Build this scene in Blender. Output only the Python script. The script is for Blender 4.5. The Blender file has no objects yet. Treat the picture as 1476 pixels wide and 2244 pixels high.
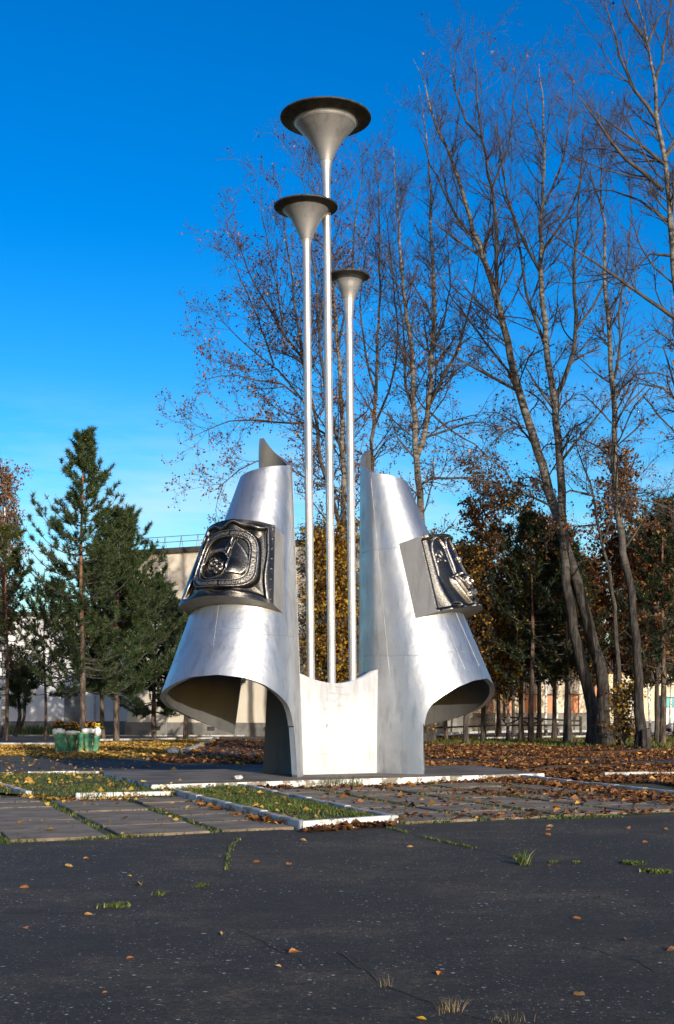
import bpy, bmesh, math, random
import numpy as np
from mathutils import Vector, Matrix

# ------------------------------------------------------------------ camera, sky, sun, exposure
sc = bpy.context.scene
COL = sc.collection
F, YH, XC, EYE = 2850.0, 1560.0, 738.0, 1.6          # focal length and horizon of the photograph, in its pixels; eye height in metres

cam_d = bpy.data.cameras.new('camera')
cam = bpy.data.objects.new('camera', cam_d)
COL.objects.link(cam)
sc.camera = cam
cam.location = (0, 0, EYE)
cam.rotation_euler = (math.radians(90), 0, 0)
cam_d.sensor_fit = 'VERTICAL'
cam_d.sensor_height = 36.0
cam_d.lens = 36.0 * F / 2244.0
cam_d.shift_y = (YH - 1122.0) / 2244.0
cam_d.clip_end = 3000

SUN_AZ, SUN_EL = math.radians(24), math.radians(13.5)   # azimuth to the right of straight-behind-the-camera
S = Vector((math.sin(SUN_AZ) * math.cos(SUN_EL), -math.cos(SUN_AZ) * math.cos(SUN_EL), math.sin(SUN_EL)))
sun_d = bpy.data.lights.new('sun', 'SUN')
sun = bpy.data.objects.new('sun', sun_d)
COL.objects.link(sun)
sun_d.energy = 5.0
sun_d.angle = math.radians(0.5)
sun_d.color = (1.0, 0.92, 0.80)
sun.rotation_euler = S.to_track_quat('Z', 'Y').to_euler()

world = bpy.data.worlds.new('World')
sc.world = world
world.use_nodes = True
wn, wl = world.node_tree.nodes, world.node_tree.links
wn.clear()
w_out = wn.new('ShaderNodeOutputWorld')
w_bg = wn.new('ShaderNodeBackground')
w_sky = wn.new('ShaderNodeTexSky')
w_sky.sky_type = 'NISHITA'
w_sky.sun_disc = False
w_sky.sun_elevation = SUN_EL
w_sky.sun_rotation = math.pi - SUN_AZ
w_sky.air_density = 1.0
w_sky.dust_density = 0.9
w_sky.ozone_density = 2.2
w_hsv = wn.new('ShaderNodeHueSaturation')
w_hsv.inputs['Hue'].default_value = 0.502
w_hsv.inputs['Saturation'].default_value = 1.55
w_hsv.inputs['Value'].default_value = 1.0
wl.new(w_sky.outputs[0], w_hsv.inputs['Color'])
w_lo = wn.new('ShaderNodeVectorMath'); w_lo.operation = 'SCALE'; w_lo.inputs['Scale'].default_value = 0.2
w_gm = wn.new('ShaderNodeGamma'); w_gm.inputs['Gamma'].default_value = 1.28
w_hi = wn.new('ShaderNodeVectorMath'); w_hi.operation = 'SCALE'; w_hi.inputs['Scale'].default_value = 6.4
wl.new(w_hsv.outputs[0], w_lo.inputs[0]); wl.new(w_lo.outputs[0], w_gm.inputs[0]); wl.new(w_gm.outputs[0], w_hi.inputs[0])
w_tc = wn.new('ShaderNodeTexCoord')
w_sep = wn.new('ShaderNodeSeparateXYZ'); wl.new(w_tc.outputs['Generated'], w_sep.inputs[0])
w_map = wn.new('ShaderNodeMapping'); w_map.inputs['Scale'].default_value = (2.2, 2.2, 13.0)
wl.new(w_tc.outputs['Generated'], w_map.inputs['Vector'])
w_n = wn.new('ShaderNodeTexNoise'); w_n.inputs['Scale'].default_value = 2.0; w_n.inputs['Detail'].default_value = 6.0; w_n.inputs['Roughness'].default_value = 0.6
wl.new(w_map.outputs[0], w_n.inputs['Vector'])
w_cr = wn.new('ShaderNodeMapRange'); w_cr.inputs['From Min'].default_value = 0.44; w_cr.inputs['From Max'].default_value = 0.72; w_cr.inputs['To Max'].default_value = 0.75
wl.new(w_n.outputs['Fac'], w_cr.inputs['Value'])
w_el = wn.new('ShaderNodeMapRange'); w_el.inputs['From Min'].default_value = 0.25; w_el.inputs['From Max'].default_value = 0.10
wl.new(w_sep.outputs['Z'], w_el.inputs['Value'])
w_mu = wn.new('ShaderNodeMath'); w_mu.operation = 'MULTIPLY'
wl.new(w_cr.outputs[0], w_mu.inputs[0]); wl.new(w_el.outputs[0], w_mu.inputs[1])
w_mx = wn.new('ShaderNodeMix'); w_mx.data_type = 'RGBA'
w_mx.inputs[7].default_value = (4.6, 5.6, 6.4, 1)
wl.new(w_mu.outputs[0], w_mx.inputs[0]); wl.new(w_hi.outputs[0], w_mx.inputs[6])
wl.new(w_mx.outputs[2], w_bg.inputs['Color'])
w_bg.inputs['Strength'].default_value = 0.15
wl.new(w_bg.outputs[0], w_out.inputs['Surface'])

sc.view_settings.view_transform = 'Standard'
sc.view_settings.look = 'None'
sc.view_settings.exposure = 0.12
sc.view_settings.gamma = 1.0
sc.view_settings.use_curve_mapping = False
sc.cycles.max_bounces = 6
sc.cycles.transparent_max_bounces = 6

# ------------------------------------------------------------------ helpers
def g(px, py, z=0.0):
    """photo pixel -> point at height z"""
    d = F * (EYE - z) / (py - YH)
    return np.array(((px - XC) * d / F, d, z))

def at(px, py, d):
    """photo pixel -> point at distance d"""
    return np.array(((px - XC) * d / F, d, EYE - (py - YH) * d / F))

def tag(o, label=None, cat=None, group=None, kind=None):
    if label: o['label'] = label
    if cat: o['category'] = cat
    if group: o['group'] = group
    if kind: o['kind'] = kind
    return o

def empty(name, loc=(0, 0, 0), rz=0.0, parent=None):
    o = bpy.data.objects.new(name, None)
    COL.objects.link(o)
    o.location = loc
    o.rotation_euler = (0, 0, rz)
    o.empty_display_size = 0.2
    if parent: o.parent = parent
    return o

def mesh_obj(name, V, faces, mat, parent=None, smooth=False):
    """V (n,3); faces: list of int arrays, each (m,k)"""
    V = np.asarray(V, dtype=np.float32)
    if not isinstance(faces, (list, tuple)): faces = [faces]
    faces = [np.asarray(f, dtype=np.int32) for f in faces if len(f)]
    me = bpy.data.meshes.new(name)
    me.vertices.add(len(V))
    me.vertices.foreach_set('co', V.ravel())
    loops = np.concatenate([f.ravel() for f in faces])
    tot = np.concatenate([np.full(len(f), f.shape[1], dtype=np.int32) for f in faces])
    start = np.concatenate([[0], np.cumsum(tot)[:-1]]).astype(np.int32)
    me.loops.add(len(loops))
    me.loops.foreach_set('vertex_index', loops)
    me.polygons.add(len(tot))
    me.polygons.foreach_set('loop_start', start)
    me.polygons.foreach_set('loop_total', tot)
    if smooth: me.polygons.foreach_set('use_smooth', np.ones(len(tot), dtype=bool))
    me.update(calc_edges=True)
    me.validate()
    if mat: me.materials.append(mat)
    o = bpy.data.objects.new(name, me)
    COL.objects.link(o)
    if parent: o.parent = parent
    return o

def bm_obj(name, bm, mat, parent=None, smooth=False):
    me = bpy.data.meshes.new(name)
    bm.normal_update()
    bm.to_mesh(me)
    bm.free()
    if smooth:
        for p in me.polygons: p.use_smooth = True
    if mat: me.materials.append(mat)
    o = bpy.data.objects.new(name, me)
    COL.objects.link(o)
    if parent: o.parent = parent
    return o

def box(name, c, dims, mat, parent=None, rz=0.0, bevel=0.0, rot=None):
    bm = bmesh.new()
    bmesh.ops.create_cube(bm, size=1.0)
    bmesh.ops.scale(bm, vec=dims, verts=bm.verts)
    if bevel > 0:
        bmesh.ops.bevel(bm, geom=bm.edges[:], offset=bevel, segments=1, affect='EDGES')
    o = bm_obj(name, bm, mat, parent)
    o.location = c
    o.rotation_euler = rot if rot else (0, 0, rz)
    return o

def prism(name, poly, z0, z1, mat, parent=None, bevel=0.0, kind=None):
    """vertical prism over a plan polygon"""
    bm = bmesh.new()
    lo = [bm.verts.new((p[0], p[1], z0)) for p in poly]
    hi = [bm.verts.new((p[0], p[1], z1)) for p in poly]
    n = len(poly)
    for i in range(n):
        bm.faces.new((lo[i], lo[(i + 1) % n], hi[(i + 1) % n], hi[i]))
    bm.faces.new(hi)
    bm.faces.new(lo[::-1])
    bmesh.ops.recalc_face_normals(bm, faces=bm.faces[:])
    if bevel > 0:
        ed = [e for e in bm.edges if e.verts[0].co.z > (z0 + z1) / 2 or e.verts[1].co.z > (z0 + z1) / 2]
        bmesh.ops.bevel(bm, geom=ed, offset=bevel, segments=2, affect='EDGES')
    o = bm_obj(name, bm, mat, parent)
    if kind: o['kind'] = kind
    return o

def sheet(name, poly, z, mat, kind='structure'):
    bm = bmesh.new()
    f = bm.faces.new([bm.verts.new((p[0], p[1], z)) for p in poly])
    if f.normal.z < 0: bmesh.ops.reverse_faces(bm, faces=[f])
    bm.normal_update()
    if f.normal.z < 0: bmesh.ops.reverse_faces(bm, faces=[f])
    o = bm_obj(name, bm, mat)
    o['kind'] = kind
    return o

def tubes(P, R, sides=4, cap=False):
    """P (N,n,3), R (N,n) -> V, quads"""
    P = np.asarray(P, float); R = np.asarray(R, float)
    N, n, _ = P.shape
    T = np.gradient(P, axis=1)
    T /= np.linalg.norm(T, axis=2, keepdims=True) + 1e-9
    ref = np.array([0.31, 0.87, 0.2]); ref = ref / np.linalg.norm(ref)
    A = np.cross(T, ref)
    A /= np.linalg.norm(A, axis=2, keepdims=True) + 1e-9
    B = np.cross(T, A)
    ang = np.arange(sides) * 2 * math.pi / sides
    ring = A[:, :, None, :] * np.cos(ang)[None, None, :, None] + B[:, :, None, :] * np.sin(ang)[None, None, :, None]
    V = P[:, :, None, :] + ring * R[:, :, None, None]
    V = V.reshape(-1, 3)
    i = np.arange(N)[:, None, None] * n * sides
    j = np.arange(n - 1)[None, :, None] * sides
    k = np.arange(sides)[None, None, :]
    k2 = (k + 1) % sides
    a = i + j + k; b = i + j + k2; c = i + j + sides + k2; d = i + j + sides + k
    Q = np.stack([a, d, c, b], axis=-1).reshape(-1, 4)
    return V, Q

def catmull(pts, step):
    pts = np.asarray(pts, float)
    if len(pts) == 2:
        n = max(2, int(np.linalg.norm(pts[1] - pts[0]) / step) + 1)
        t = np.linspace(0, 1, n)[:, None]
        return pts[0] * (1 - t) + pts[1] * t
    p = np.vstack([2 * pts[0] - pts[1], pts, 2 * pts[-1] - pts[-2]])
    out = []
    for i in range(1, len(p) - 2):
        n = max(1, int(np.linalg.norm(p[i + 1] - p[i]) / step))
        t = np.linspace(0, 1, n, endpoint=False)[:, None]
        out.append(0.5 * (2 * p[i] + (p[i + 1] - p[i - 1]) * t + (2 * p[i - 1] - 5 * p[i] + 4 * p[i + 1] - p[i + 2]) * t ** 2
                          + (3 * p[i] - p[i - 1] - 3 * p[i + 1] + p[i + 2]) * t ** 3))
    out.append(pts[-1:])
    return np.vstack(out)

def unit(v):
    return v / (np.linalg.norm(v, axis=-1, keepdims=True) + 1e-9)

def spawn(rng, P, R, k, t0, t1, lmin, lmax, out, up, n, droop=0.0, jit=0.1, taper=0.35, rscale=0.6, rmin=0.006):
    """grow k child paths from every parent path P (N,m,3)"""
    N, m, _ = P.shape
    idx = np.repeat(np.arange(N), k)
    t = rng.uniform(t0, t1, N * k)
    f = t * (m - 1)
    i0 = np.clip(f.astype(int), 0, m - 2)
    fr = (f - i0)[:, None]
    a, b = P[idx, i0], P[idx, i0 + 1]
    pos = a * (1 - fr) + b * fr
    tan = unit(b - a)
    rad = rng.normal(size=pos.shape)
    rad -= tan * np.sum(rad * tan, axis=1, keepdims=True)
    rad = unit(rad)
    d = unit(tan + rad * out + np.array([0, 0, 1.0]) * up)
    L = rng.uniform(lmin, lmax, N * k) * (1 - 0.45 * t)
    r0 = np.maximum((R[idx, i0] * (1 - fr[:, 0]) + R[idx, i0 + 1] * fr[:, 0]) * rscale, rmin)
    C = np.zeros((N * k, n, 3))
    C[:, 0] = pos
    cur = d.copy()
    for s in range(1, n):
        cur = unit(cur + rng.normal(size=cur.shape) * jit + np.array([0, 0, 1.0]) * (up * 0.35 - droop * s / n))
        C[:, s] = C[:, s - 1] + cur * (L / (n - 1))[:, None]
    RR = r0[:, None] * np.linspace(1, taper, n)[None, :]
    return C, RR

def leaf_quads(rng, pos, size, flat=0.0):
    """small folded leaves (two triangles each) at pos"""
    N = len(pos)
    a = unit(rng.normal(size=(N, 3)) * np.array([1, 1, 1 - flat]))
    b = rng.normal(size=(N, 3)) * np.array([1, 1, 1 - flat])
    b = unit(b - a * np.sum(a * b, axis=1, keepdims=True))
    nrm = np.cross(a, b)
    if flat > 0: nrm *= np.sign(nrm[:, 2:3] + 1e-6)
    s = size if np.ndim(size) else rng.uniform(0.65, 1.25, N) * size
    s = np.asarray(s)[:, None]
    fold = rng.uniform(0.05, 0.35, N)[:, None]
    V = np.stack([pos - a * s * 0.5, pos + b * s * 0.38 + nrm * s * fold, pos + a * s * 0.55, pos - b * s * 0.38 + nrm * s * fold], axis=1).reshape(-1, 3)
    i = np.arange(N)[:, None] * 4
    T = np.concatenate([i + np.array([[0, 1, 2]]), i + np.array([[0, 2, 3]])], axis=0)
    return V, T

def pts_of(P, t0=0.0):
    m = P.shape[1]
    return P[:, int(m * t0):].reshape(-1, 3)

def join(parts):
    Vs, Qs, off = [], {}, 0
    for V, Fc in parts:
        Fc = np.asarray(Fc)
        Vs.append(V); Qs.setdefault(Fc.shape[1], []).append(Fc + off); off += len(V)
    return np.concatenate(Vs), [np.concatenate(q) for q in Qs.values()]

# ------------------------------------------------------------------ materials
def new_mat(name):
    m = bpy.data.materials.new(name)
    m.use_nodes = True
    nt = m.node_tree
    return m, nt, nt.nodes['Principled BSDF'], nt.nodes['Material Output']

def noise(nt, scale, detail=3.0, rough=0.55, coord='Object', stretch=None):
    tc = nt.nodes.new('ShaderNodeTexCoord')
    n = nt.nodes.new('ShaderNodeTexNoise')
    n.inputs['Scale'].default_value = scale
    n.inputs['Detail'].default_value = detail
    n.inputs['Roughness'].default_value = rough
    src = tc.outputs[coord]
    if stretch:
        mp = nt.nodes.new('ShaderNodeMapping')
        mp.inputs['Scale'].default_value = stretch
        nt.links.new(src, mp.inputs['Vector']); src = mp.outputs[0]
    nt.links.new(src, n.inputs['Vector'])
    return n

def ramp(nt, src, stops, interp='LINEAR'):
    r = nt.nodes.new('ShaderNodeValToRGB')
    r.color_ramp.interpolation = interp
    e = r.color_ramp.elements
    while len(e) > 1: e.remove(e[-1])
    e[0].position = stops[0][0]; e[0].color = (*stops[0][1], 1)
    for p, c in stops[1:]:
        x = e.new(p); x.color = (*c, 1)
    nt.links.new(src, r.inputs[0])
    return r

def mix(nt, fac, a, b, blend='MIX'):
    m = nt.nodes.new('ShaderNodeMix')
    m.data_type = 'RGBA'
    m.blend_type = blend
    def put(sock, v):
        if hasattr(v, 'is_linked'): nt.links.new(v, sock)
        elif isinstance(v, (tuple, list)): sock.default_value = (*v, 1)
        else: sock.default_value = v
    put(m.inputs[0], fac); put(m.inputs[6], a); put(m.inputs[7], b)
    return m.outputs[2]

def bump(nt, bsdf, src, strength=0.3, dist=0.02):
    b = nt.nodes.new('ShaderNodeBump')
    b.inputs['Strength'].default_value = strength
    b.inputs['Distance'].default_value = dist
    nt.links.new(src, b.inputs['Height'])
    nt.links.new(b.outputs[0], bsdf.inputs['Normal'])
    return b

def G(v): return (v, v, v)

def plain(name, c1, c2, scale=4.0, rough=0.7, metal=0.0, bmp=0.0, bscale=None, bdist=0.02, stretch=None):
    m, nt, b, o = new_mat(name)
    n = noise(nt, scale, 5, 0.6, stretch=stretch)
    r = ramp(nt, n.outputs['Fac'], [(0.39, c1), (0.61, c2)])
    nt.links.new(r.outputs[0], b.inputs['Base Color'])
    b.inputs['Roughness'].default_value = rough
    b.inputs['Metallic'].default_value = metal
    if bmp:
        n2 = noise(nt, bscale or scale * 4, 4)
        bump(nt, b, n2.outputs['Fac'], bmp, bdist)
    return m

def leafy(name, stops, trans=0.35, rough=0.55):
    m, nt, b, o = new_mat(name)
    geo = nt.nodes.new('ShaderNodeNewGeometry')
    r = ramp(nt, geo.outputs['Random Per Island'], stops)
    nt.links.new(r.outputs[0], b.inputs['Base Color'])
    b.inputs['Roughness'].default_value = rough
    b.inputs['Specular IOR Level'].default_value = 0.3
    tr = nt.nodes.new('ShaderNodeBsdfTranslucent')
    nt.links.new(r.outputs[0], tr.inputs['Color'])
    ms = nt.nodes.new('ShaderNodeMixShader')
    ms.inputs[0].default_value = trans
    nt.links.new(b.outputs[0], ms.inputs[1]); nt.links.new(tr.outputs[0], ms.inputs[2])
    nt.links.new(ms.outputs[0], o.inputs['Surface'])
    return m

M = {}
# aluminium paint on sheet metal: broad sheen, faint dents and dirt runs
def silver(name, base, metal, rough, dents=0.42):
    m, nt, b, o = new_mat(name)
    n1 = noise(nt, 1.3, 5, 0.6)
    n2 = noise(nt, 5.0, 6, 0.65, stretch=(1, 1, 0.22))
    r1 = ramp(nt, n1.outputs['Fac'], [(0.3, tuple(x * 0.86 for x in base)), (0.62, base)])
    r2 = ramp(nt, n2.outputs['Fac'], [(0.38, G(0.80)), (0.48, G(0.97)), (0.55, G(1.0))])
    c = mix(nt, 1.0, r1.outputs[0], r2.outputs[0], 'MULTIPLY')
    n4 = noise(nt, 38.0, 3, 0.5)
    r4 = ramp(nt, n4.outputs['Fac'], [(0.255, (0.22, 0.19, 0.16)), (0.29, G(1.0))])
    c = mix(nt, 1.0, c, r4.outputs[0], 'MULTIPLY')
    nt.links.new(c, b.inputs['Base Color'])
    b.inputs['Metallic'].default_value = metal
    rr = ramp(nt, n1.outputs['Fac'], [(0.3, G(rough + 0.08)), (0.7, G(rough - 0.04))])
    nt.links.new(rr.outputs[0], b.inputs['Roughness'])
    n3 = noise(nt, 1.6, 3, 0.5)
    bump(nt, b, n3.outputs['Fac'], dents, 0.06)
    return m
M['silver'] = silver('aluminium_paint', (0.46, 0.475, 0.50), 0.92, 0.45)
M['inner'] = silver('shaded_inner_sheet', (0.065, 0.068, 0.070), 0.0, 0.7, 0.2)  # inner faces coloured dark to stand in for shade inside the curl
M['casing'] = silver('grey_casing_paint', (0.22, 0.225, 0.235), 0.2, 0.5, 0.05)
M['pipe'] = silver('pipe_aluminium_paint', (0.52, 0.52, 0.525), 0.8, 0.42, 0.05)
M['wall_white'] = silver('white_panel_paint', (0.52, 0.53, 0.545), 0.0, 0.55, 0.12)
M['scribble'] = plain('pencil_grey', (0.30, 0.29, 0.28), (0.44, 0.43, 0.42), 8, 0.8)
M['seam'] = plain('seam_line', (0.25, 0.255, 0.265), (0.42, 0.425, 0.44), 3, 0.5, 0.7)
M['rim'] = plain('shaded_rim_paint', (0.022, 0.027, 0.028), (0.05, 0.058, 0.06), 6, 0.6, 0.2)  # near-black colour carries the shade under the flange
M['bell_upper'] = silver('shaded_bell_paint', (0.33, 0.345, 0.37), 0.6, 0.5, 0.05)  # darker copy of the pipe paint: shade of the down-facing bands painted in

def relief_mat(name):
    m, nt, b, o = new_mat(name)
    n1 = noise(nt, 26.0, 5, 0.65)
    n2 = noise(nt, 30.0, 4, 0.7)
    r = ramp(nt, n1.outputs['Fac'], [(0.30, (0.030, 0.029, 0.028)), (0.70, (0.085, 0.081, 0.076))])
    at_ = nt.nodes.new('ShaderNodeAttribute'); at_.attribute_name = 'ridge_highlight'        # highlights painted into the colour of raised ridges, broken by noise
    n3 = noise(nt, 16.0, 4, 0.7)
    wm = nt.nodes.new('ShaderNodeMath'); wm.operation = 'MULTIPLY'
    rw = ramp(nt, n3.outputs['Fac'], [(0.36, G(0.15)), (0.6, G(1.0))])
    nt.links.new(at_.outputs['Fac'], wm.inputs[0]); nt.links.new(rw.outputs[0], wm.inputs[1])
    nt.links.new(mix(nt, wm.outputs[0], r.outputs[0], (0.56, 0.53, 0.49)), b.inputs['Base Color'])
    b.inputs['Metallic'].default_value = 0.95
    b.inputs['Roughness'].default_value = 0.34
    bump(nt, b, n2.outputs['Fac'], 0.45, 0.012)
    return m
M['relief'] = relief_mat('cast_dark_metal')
M['relief_light'] = plain('worn_cast_metal', (0.30, 0.28, 0.26), (0.45, 0.43, 0.40), 20, 0.42, 0.85, 0.3, 90, 0.006)

# asphalt with pale chips, patches and worn spots
def asphalt(name, dark, light, chips=0.5):
    m, nt, b, o = new_mat(name)
    n1 = noise(nt, 0.5, 5, 0.7)
    n2 = noise(nt, 34.0, 5, 0.8)
    n5 = noise(nt, 2.3, 6, 0.75, stretch=(1, 1.6, 1))
    r1 = ramp(nt, n1.outputs['Fac'], [(0.42, dark), (0.52, tuple((p + q) / 2 for p, q in zip(dark, light))), (0.60, tuple(x * 1.25 for x in light))])
    r2 = ramp(nt, n2.outputs['Fac'], [(0.41, G(0.35)), (0.5, G(0.95)), (0.60, G(2.1))])
    r5 = ramp(nt, n5.outputs['Fac'], [(0.38, G(0.62)), (0.5, G(1.0)), (0.63, G(1.45))])
    c = mix(nt, 1.0, r1.outputs[0], r2.outputs[0], 'MULTIPLY')
    c = mix(nt, 1.0, c, r5.outputs[0], 'MULTIPLY')
    tc = nt.nodes.new('ShaderNodeTexCoord')
    n3 = noise(nt, 0.8, 4, 0.6)
    for scale, lo, hi, rad, tone in ((15.0, 0.97, 0.70, 0.20, (0.46, 0.44, 0.40)), (27.0, 0.93, 0.48, 0.23, (0.36, 0.34, 0.31)), (48.0, 0.88, 0.45, 0.26, (0.26, 0.245, 0.22))):
        wob = noise(nt, scale * 2.2, 2, 0.5)
        wv = nt.nodes.new('ShaderNodeVectorMath'); wv.operation = 'MULTIPLY_ADD'
        wv.inputs[1].default_value = (0.5 / scale,) * 3
        nt.links.new(wob.outputs['Color'], wv.inputs[0]); nt.links.new(tc.outputs['Object'], wv.inputs[2])
        v = nt.nodes.new('ShaderNodeTexVoronoi')
        v.inputs['Scale'].default_value = scale
        nt.links.new(wv.outputs[0], v.inputs['Vector'])
        sep = nt.nodes.new('ShaderNodeSeparateColor')
        nt.links.new(v.outputs['Color'], sep.inputs[0])
        # each stone has its own size; only some cells carry one, more in worn patches
        sz = nt.nodes.new('ShaderNodeMath'); sz.operation = 'MULTIPLY_ADD'; sz.inputs[1].default_value = rad; sz.inputs[2].default_value = 0.03
        nt.links.new(sep.outputs[1], sz.inputs[0])
        lt = nt.nodes.new('ShaderNodeMath'); lt.operation = 'LESS_THAN'
        nt.links.new(v.outputs['Distance'], lt.inputs[0]); nt.links.new(sz.outputs[0], lt.inputs[1])
        thr = nt.nodes.new('ShaderNodeMapRange')
        thr.inputs['From Min'].default_value = 0.38; thr.inputs['From Max'].default_value = 0.62
        thr.inputs['To Min'].default_value = lo; thr.inputs['To Max'].default_value = hi
        nt.links.new(n3.outputs['Fac'], thr.inputs['Value'])
        gt = nt.nodes.new('ShaderNodeMath'); gt.operation = 'GREATER_THAN'
        nt.links.new(sep.outputs[0], gt.inputs[0]); nt.links.new(thr.outputs[0], gt.inputs[1])
        mu = nt.nodes.new('ShaderNodeMath'); mu.operation = 'MULTIPLY'
        nt.links.new(lt.outputs[0], mu.inputs[0]); nt.links.new(gt.outputs[0], mu.inputs[1])
        mu2 = nt.nodes.new('ShaderNodeMath'); mu2.operation = 'MULTIPLY'; mu2.inputs[1].default_value = chips
        nt.links.new(mu.outputs[0], mu2.inputs[0])
        c = mix(nt, mu2.outputs[0], c, tone)
    nt.links.new(c, b.inputs['Base Color'])
    b.inputs['Roughness'].default_value = 0.85
    bump(nt, b, n2.outputs['Fac'], 0.8, 0.016)
    return m
M['asphalt'] = asphalt('asphalt', (0.0175, 0.0120, 0.0066), (0.038, 0.0268, 0.0155), 0.9)
M['asphalt_far'] = asphalt('old_path_asphalt', (0.033, 0.031, 0.029), (0.055, 0.051, 0.048), 0.3)
M['soil'] = plain('soil', (0.045, 0.032, 0.02), (0.10, 0.07, 0.04), 3.0, 0.95, 0, 0.6, 12, 0.03)
M['crack'] = plain('crack_dirt', (0.012, 0.011, 0.009), (0.04, 0.035, 0.02), 9, 0.95)

def ground_mat():
    m, nt, b, o = new_mat('leafy_ground')
    n1 = noise(nt, 0.25, 5, 0.6)
    n2 = noise(nt, 7.0, 5, 0.7)
    a = ramp(nt, n2.outputs['Fac'], [(0.3, (0.05, 0.028, 0.012)), (0.5, (0.16, 0.075, 0.025)), (0.7, (0.30, 0.16, 0.05))])
    c = ramp(nt, n2.outputs['Fac'], [(0.3, (0.022, 0.028, 0.008)), (0.7, (0.07, 0.085, 0.02))])
    f = ramp(nt, n1.outputs['Fac'], [(0.46, G(0)), (0.62, G(1))])
    nt.links.new(mix(nt, f.outputs[0], a.outputs[0], c.outputs[0]), b.inputs['Base Color'])
    b.inputs['Roughness'].default_value = 0.95
    bump(nt, b, n2.outputs['Fac'], 0.8, 0.05)
    return m
M['ground'] = ground_mat()

def lawn_mat():
    m, nt, b, o = new_mat('turf_soil')
    n1 = noise(nt, 1.4, 5, 0.65)
    c = ramp(nt, n1.outputs['Fac'], [(0.3, (0.05, 0.036, 0.018)), (0.55, (0.035, 0.045, 0.012)), (0.75, (0.055, 0.08, 0.018))])
    nt.links.new(c.outputs[0], b.inputs['Base Color'])
    b.inputs['Roughness'].default_value = 0.95
    n2 = noise(nt, 20, 4)
    bump(nt, b, n2.outputs['Fac'], 0.8, 0.03)
    return m
M['lawn'] = lawn_mat()

M['slab'] = plain('concrete_slab', (0.135, 0.098, 0.066), (0.235, 0.178, 0.125), 1.7, 0.9, 0, 0.35, 40, 0.008)
M['platform'] = plain('stained_concrete', (0.075, 0.060, 0.046), (0.20, 0.168, 0.136), 0.9, 0.85, 0, 0.35, 25, 0.01, (1, 2.2, 1))

def whitewash(name, lo=0.43, hi=0.47, sc_=3.0, white=(0.64, 0.63, 0.60)):
    m, nt, b, o = new_mat(name)
    n1 = noise(nt, sc_, 7, 0.7)
    f = ramp(nt, n1.outputs['Fac'], [(lo, G(0)), (hi, G(1))])
    n2 = noise(nt, 14, 4)
    con = ramp(nt, n2.outputs['Fac'], [(0.3, (0.13, 0.11, 0.085)), (0.7, (0.27, 0.23, 0.18))])
    wh = ramp(nt, n2.outputs['Fac'], [(0.3, tuple(x * 0.85 for x in white)), (0.6, white)])
    nt.links.new(mix(nt, f.outputs[0], con.outputs[0], wh.outputs[0]), b.inputs['Base Color'])
    b.inputs['Roughness'].default_value = 0.9
    bump(nt, b, f.outputs[0], 0.4, 0.006)
    return m
M['whitewash_worn'] = whitewash('peeling_whitewash', 0.485, 0.51, 2.2)
M['whitewash_bright'] = whitewash('bright_whitewash', 0.41, 0.45, 3.4)
M['whitewash'] = whitewash('whitewash', 0.40, 0.52, 3.4, (0.46, 0.455, 0.44))

M['bark_dark'] = plain('rugged_dark_bark', (0.022, 0.018, 0.015), (0.075, 0.062, 0.052), 7, 0.95, 0, 1.0, 14, 0.05, (1, 1, 0.25))
def bark_pale(name, z0, z1, pale, dark):
    """pale upper bark with dark scars; old rugged dark bark below z0 .. z1"""
    m, nt, b, o = new_mat(name)
    n1 = noise(nt, 2.2, 4, 0.6, stretch=(1, 1, 3.0))
    up = ramp(nt, n1.outputs['Fac'], [(0.38, tuple(x * 0.22 for x in pale)), (0.45, tuple(x * 0.7 for x in pale)), (0.55, tuple(x * 1.1 for x in pale)), (0.64, tuple(x * 1.6 for x in pale))])
    n2 = noise(nt, 7, 4, 0.6, stretch=(1, 1, 0.25))
    lo = ramp(nt, n2.outputs['Fac'], [(0.40, tuple(x * 0.25 for x in dark)), (0.50, tuple(x * 0.8 for x in dark)), (0.60, tuple(x * 1.7 for x in dark))])
    geo = nt.nodes.new('ShaderNodeNewGeometry')
    sx = nt.nodes.new('ShaderNodeSeparateXYZ')
    nt.links.new(geo.outputs['Position'], sx.inputs[0])
    n3 = noise(nt, 0.9, 4, 0.6)
    ad = nt.nodes.new('ShaderNodeMath'); ad.operation = 'MULTIPLY_ADD'; ad.inputs[1].default_value = 5.0
    nt.links.new(n3.outputs['Fac'], ad.inputs[0]); nt.links.new(sx.outputs['Z'], ad.inputs[2])
    mr = nt.nodes.new('ShaderNodeMapRange')
    mr.inputs['From Min'].default_value = z0 + 2.5; mr.inputs['From Max'].default_value = z1 + 2.5
    nt.links.new(ad.outputs[0], mr.inputs['Value'])
    nt.links.new(mix(nt, mr.outputs[0], lo.outputs[0], up.outputs[0]), b.inputs['Base Color'])
    b.inputs['Roughness'].default_value = 0.9
    bump(nt, b, n2.outputs['Fac'], 1.0, 0.08)
    return m
M['bark_poplar'] = bark_pale('poplar_bark', 7.5, 11.5, (0.125, 0.116, 0.102), (0.027, 0.023, 0.020))
M['limb'] = plain('limb_bark', (0.028, 0.024, 0.022), (0.082, 0.072, 0.063), 3, 0.9, 0, 0.5, 14, 0.02)
M['bark_birch'] = bark_pale('birch_bark', 0.3, 1.2, (0.62, 0.60, 0.56), (0.06, 0.05, 0.045))
M['bark_grey'] = plain('grey_brown_bark', (0.05, 0.040, 0.032), (0.15, 0.115, 0.085), 5, 0.95, 0, 0.8, 16, 0.03, (1, 1, 0.3))
M['bark_pine'] = bark_pale('pine_bark', 4.0, 9.0, (0.19, 0.085, 0.045), (0.075, 0.054, 0.042))
M['twig'] = plain('twig_bark', (0.032, 0.026, 0.024), (0.085, 0.070, 0.062), 2, 0.9)
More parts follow.
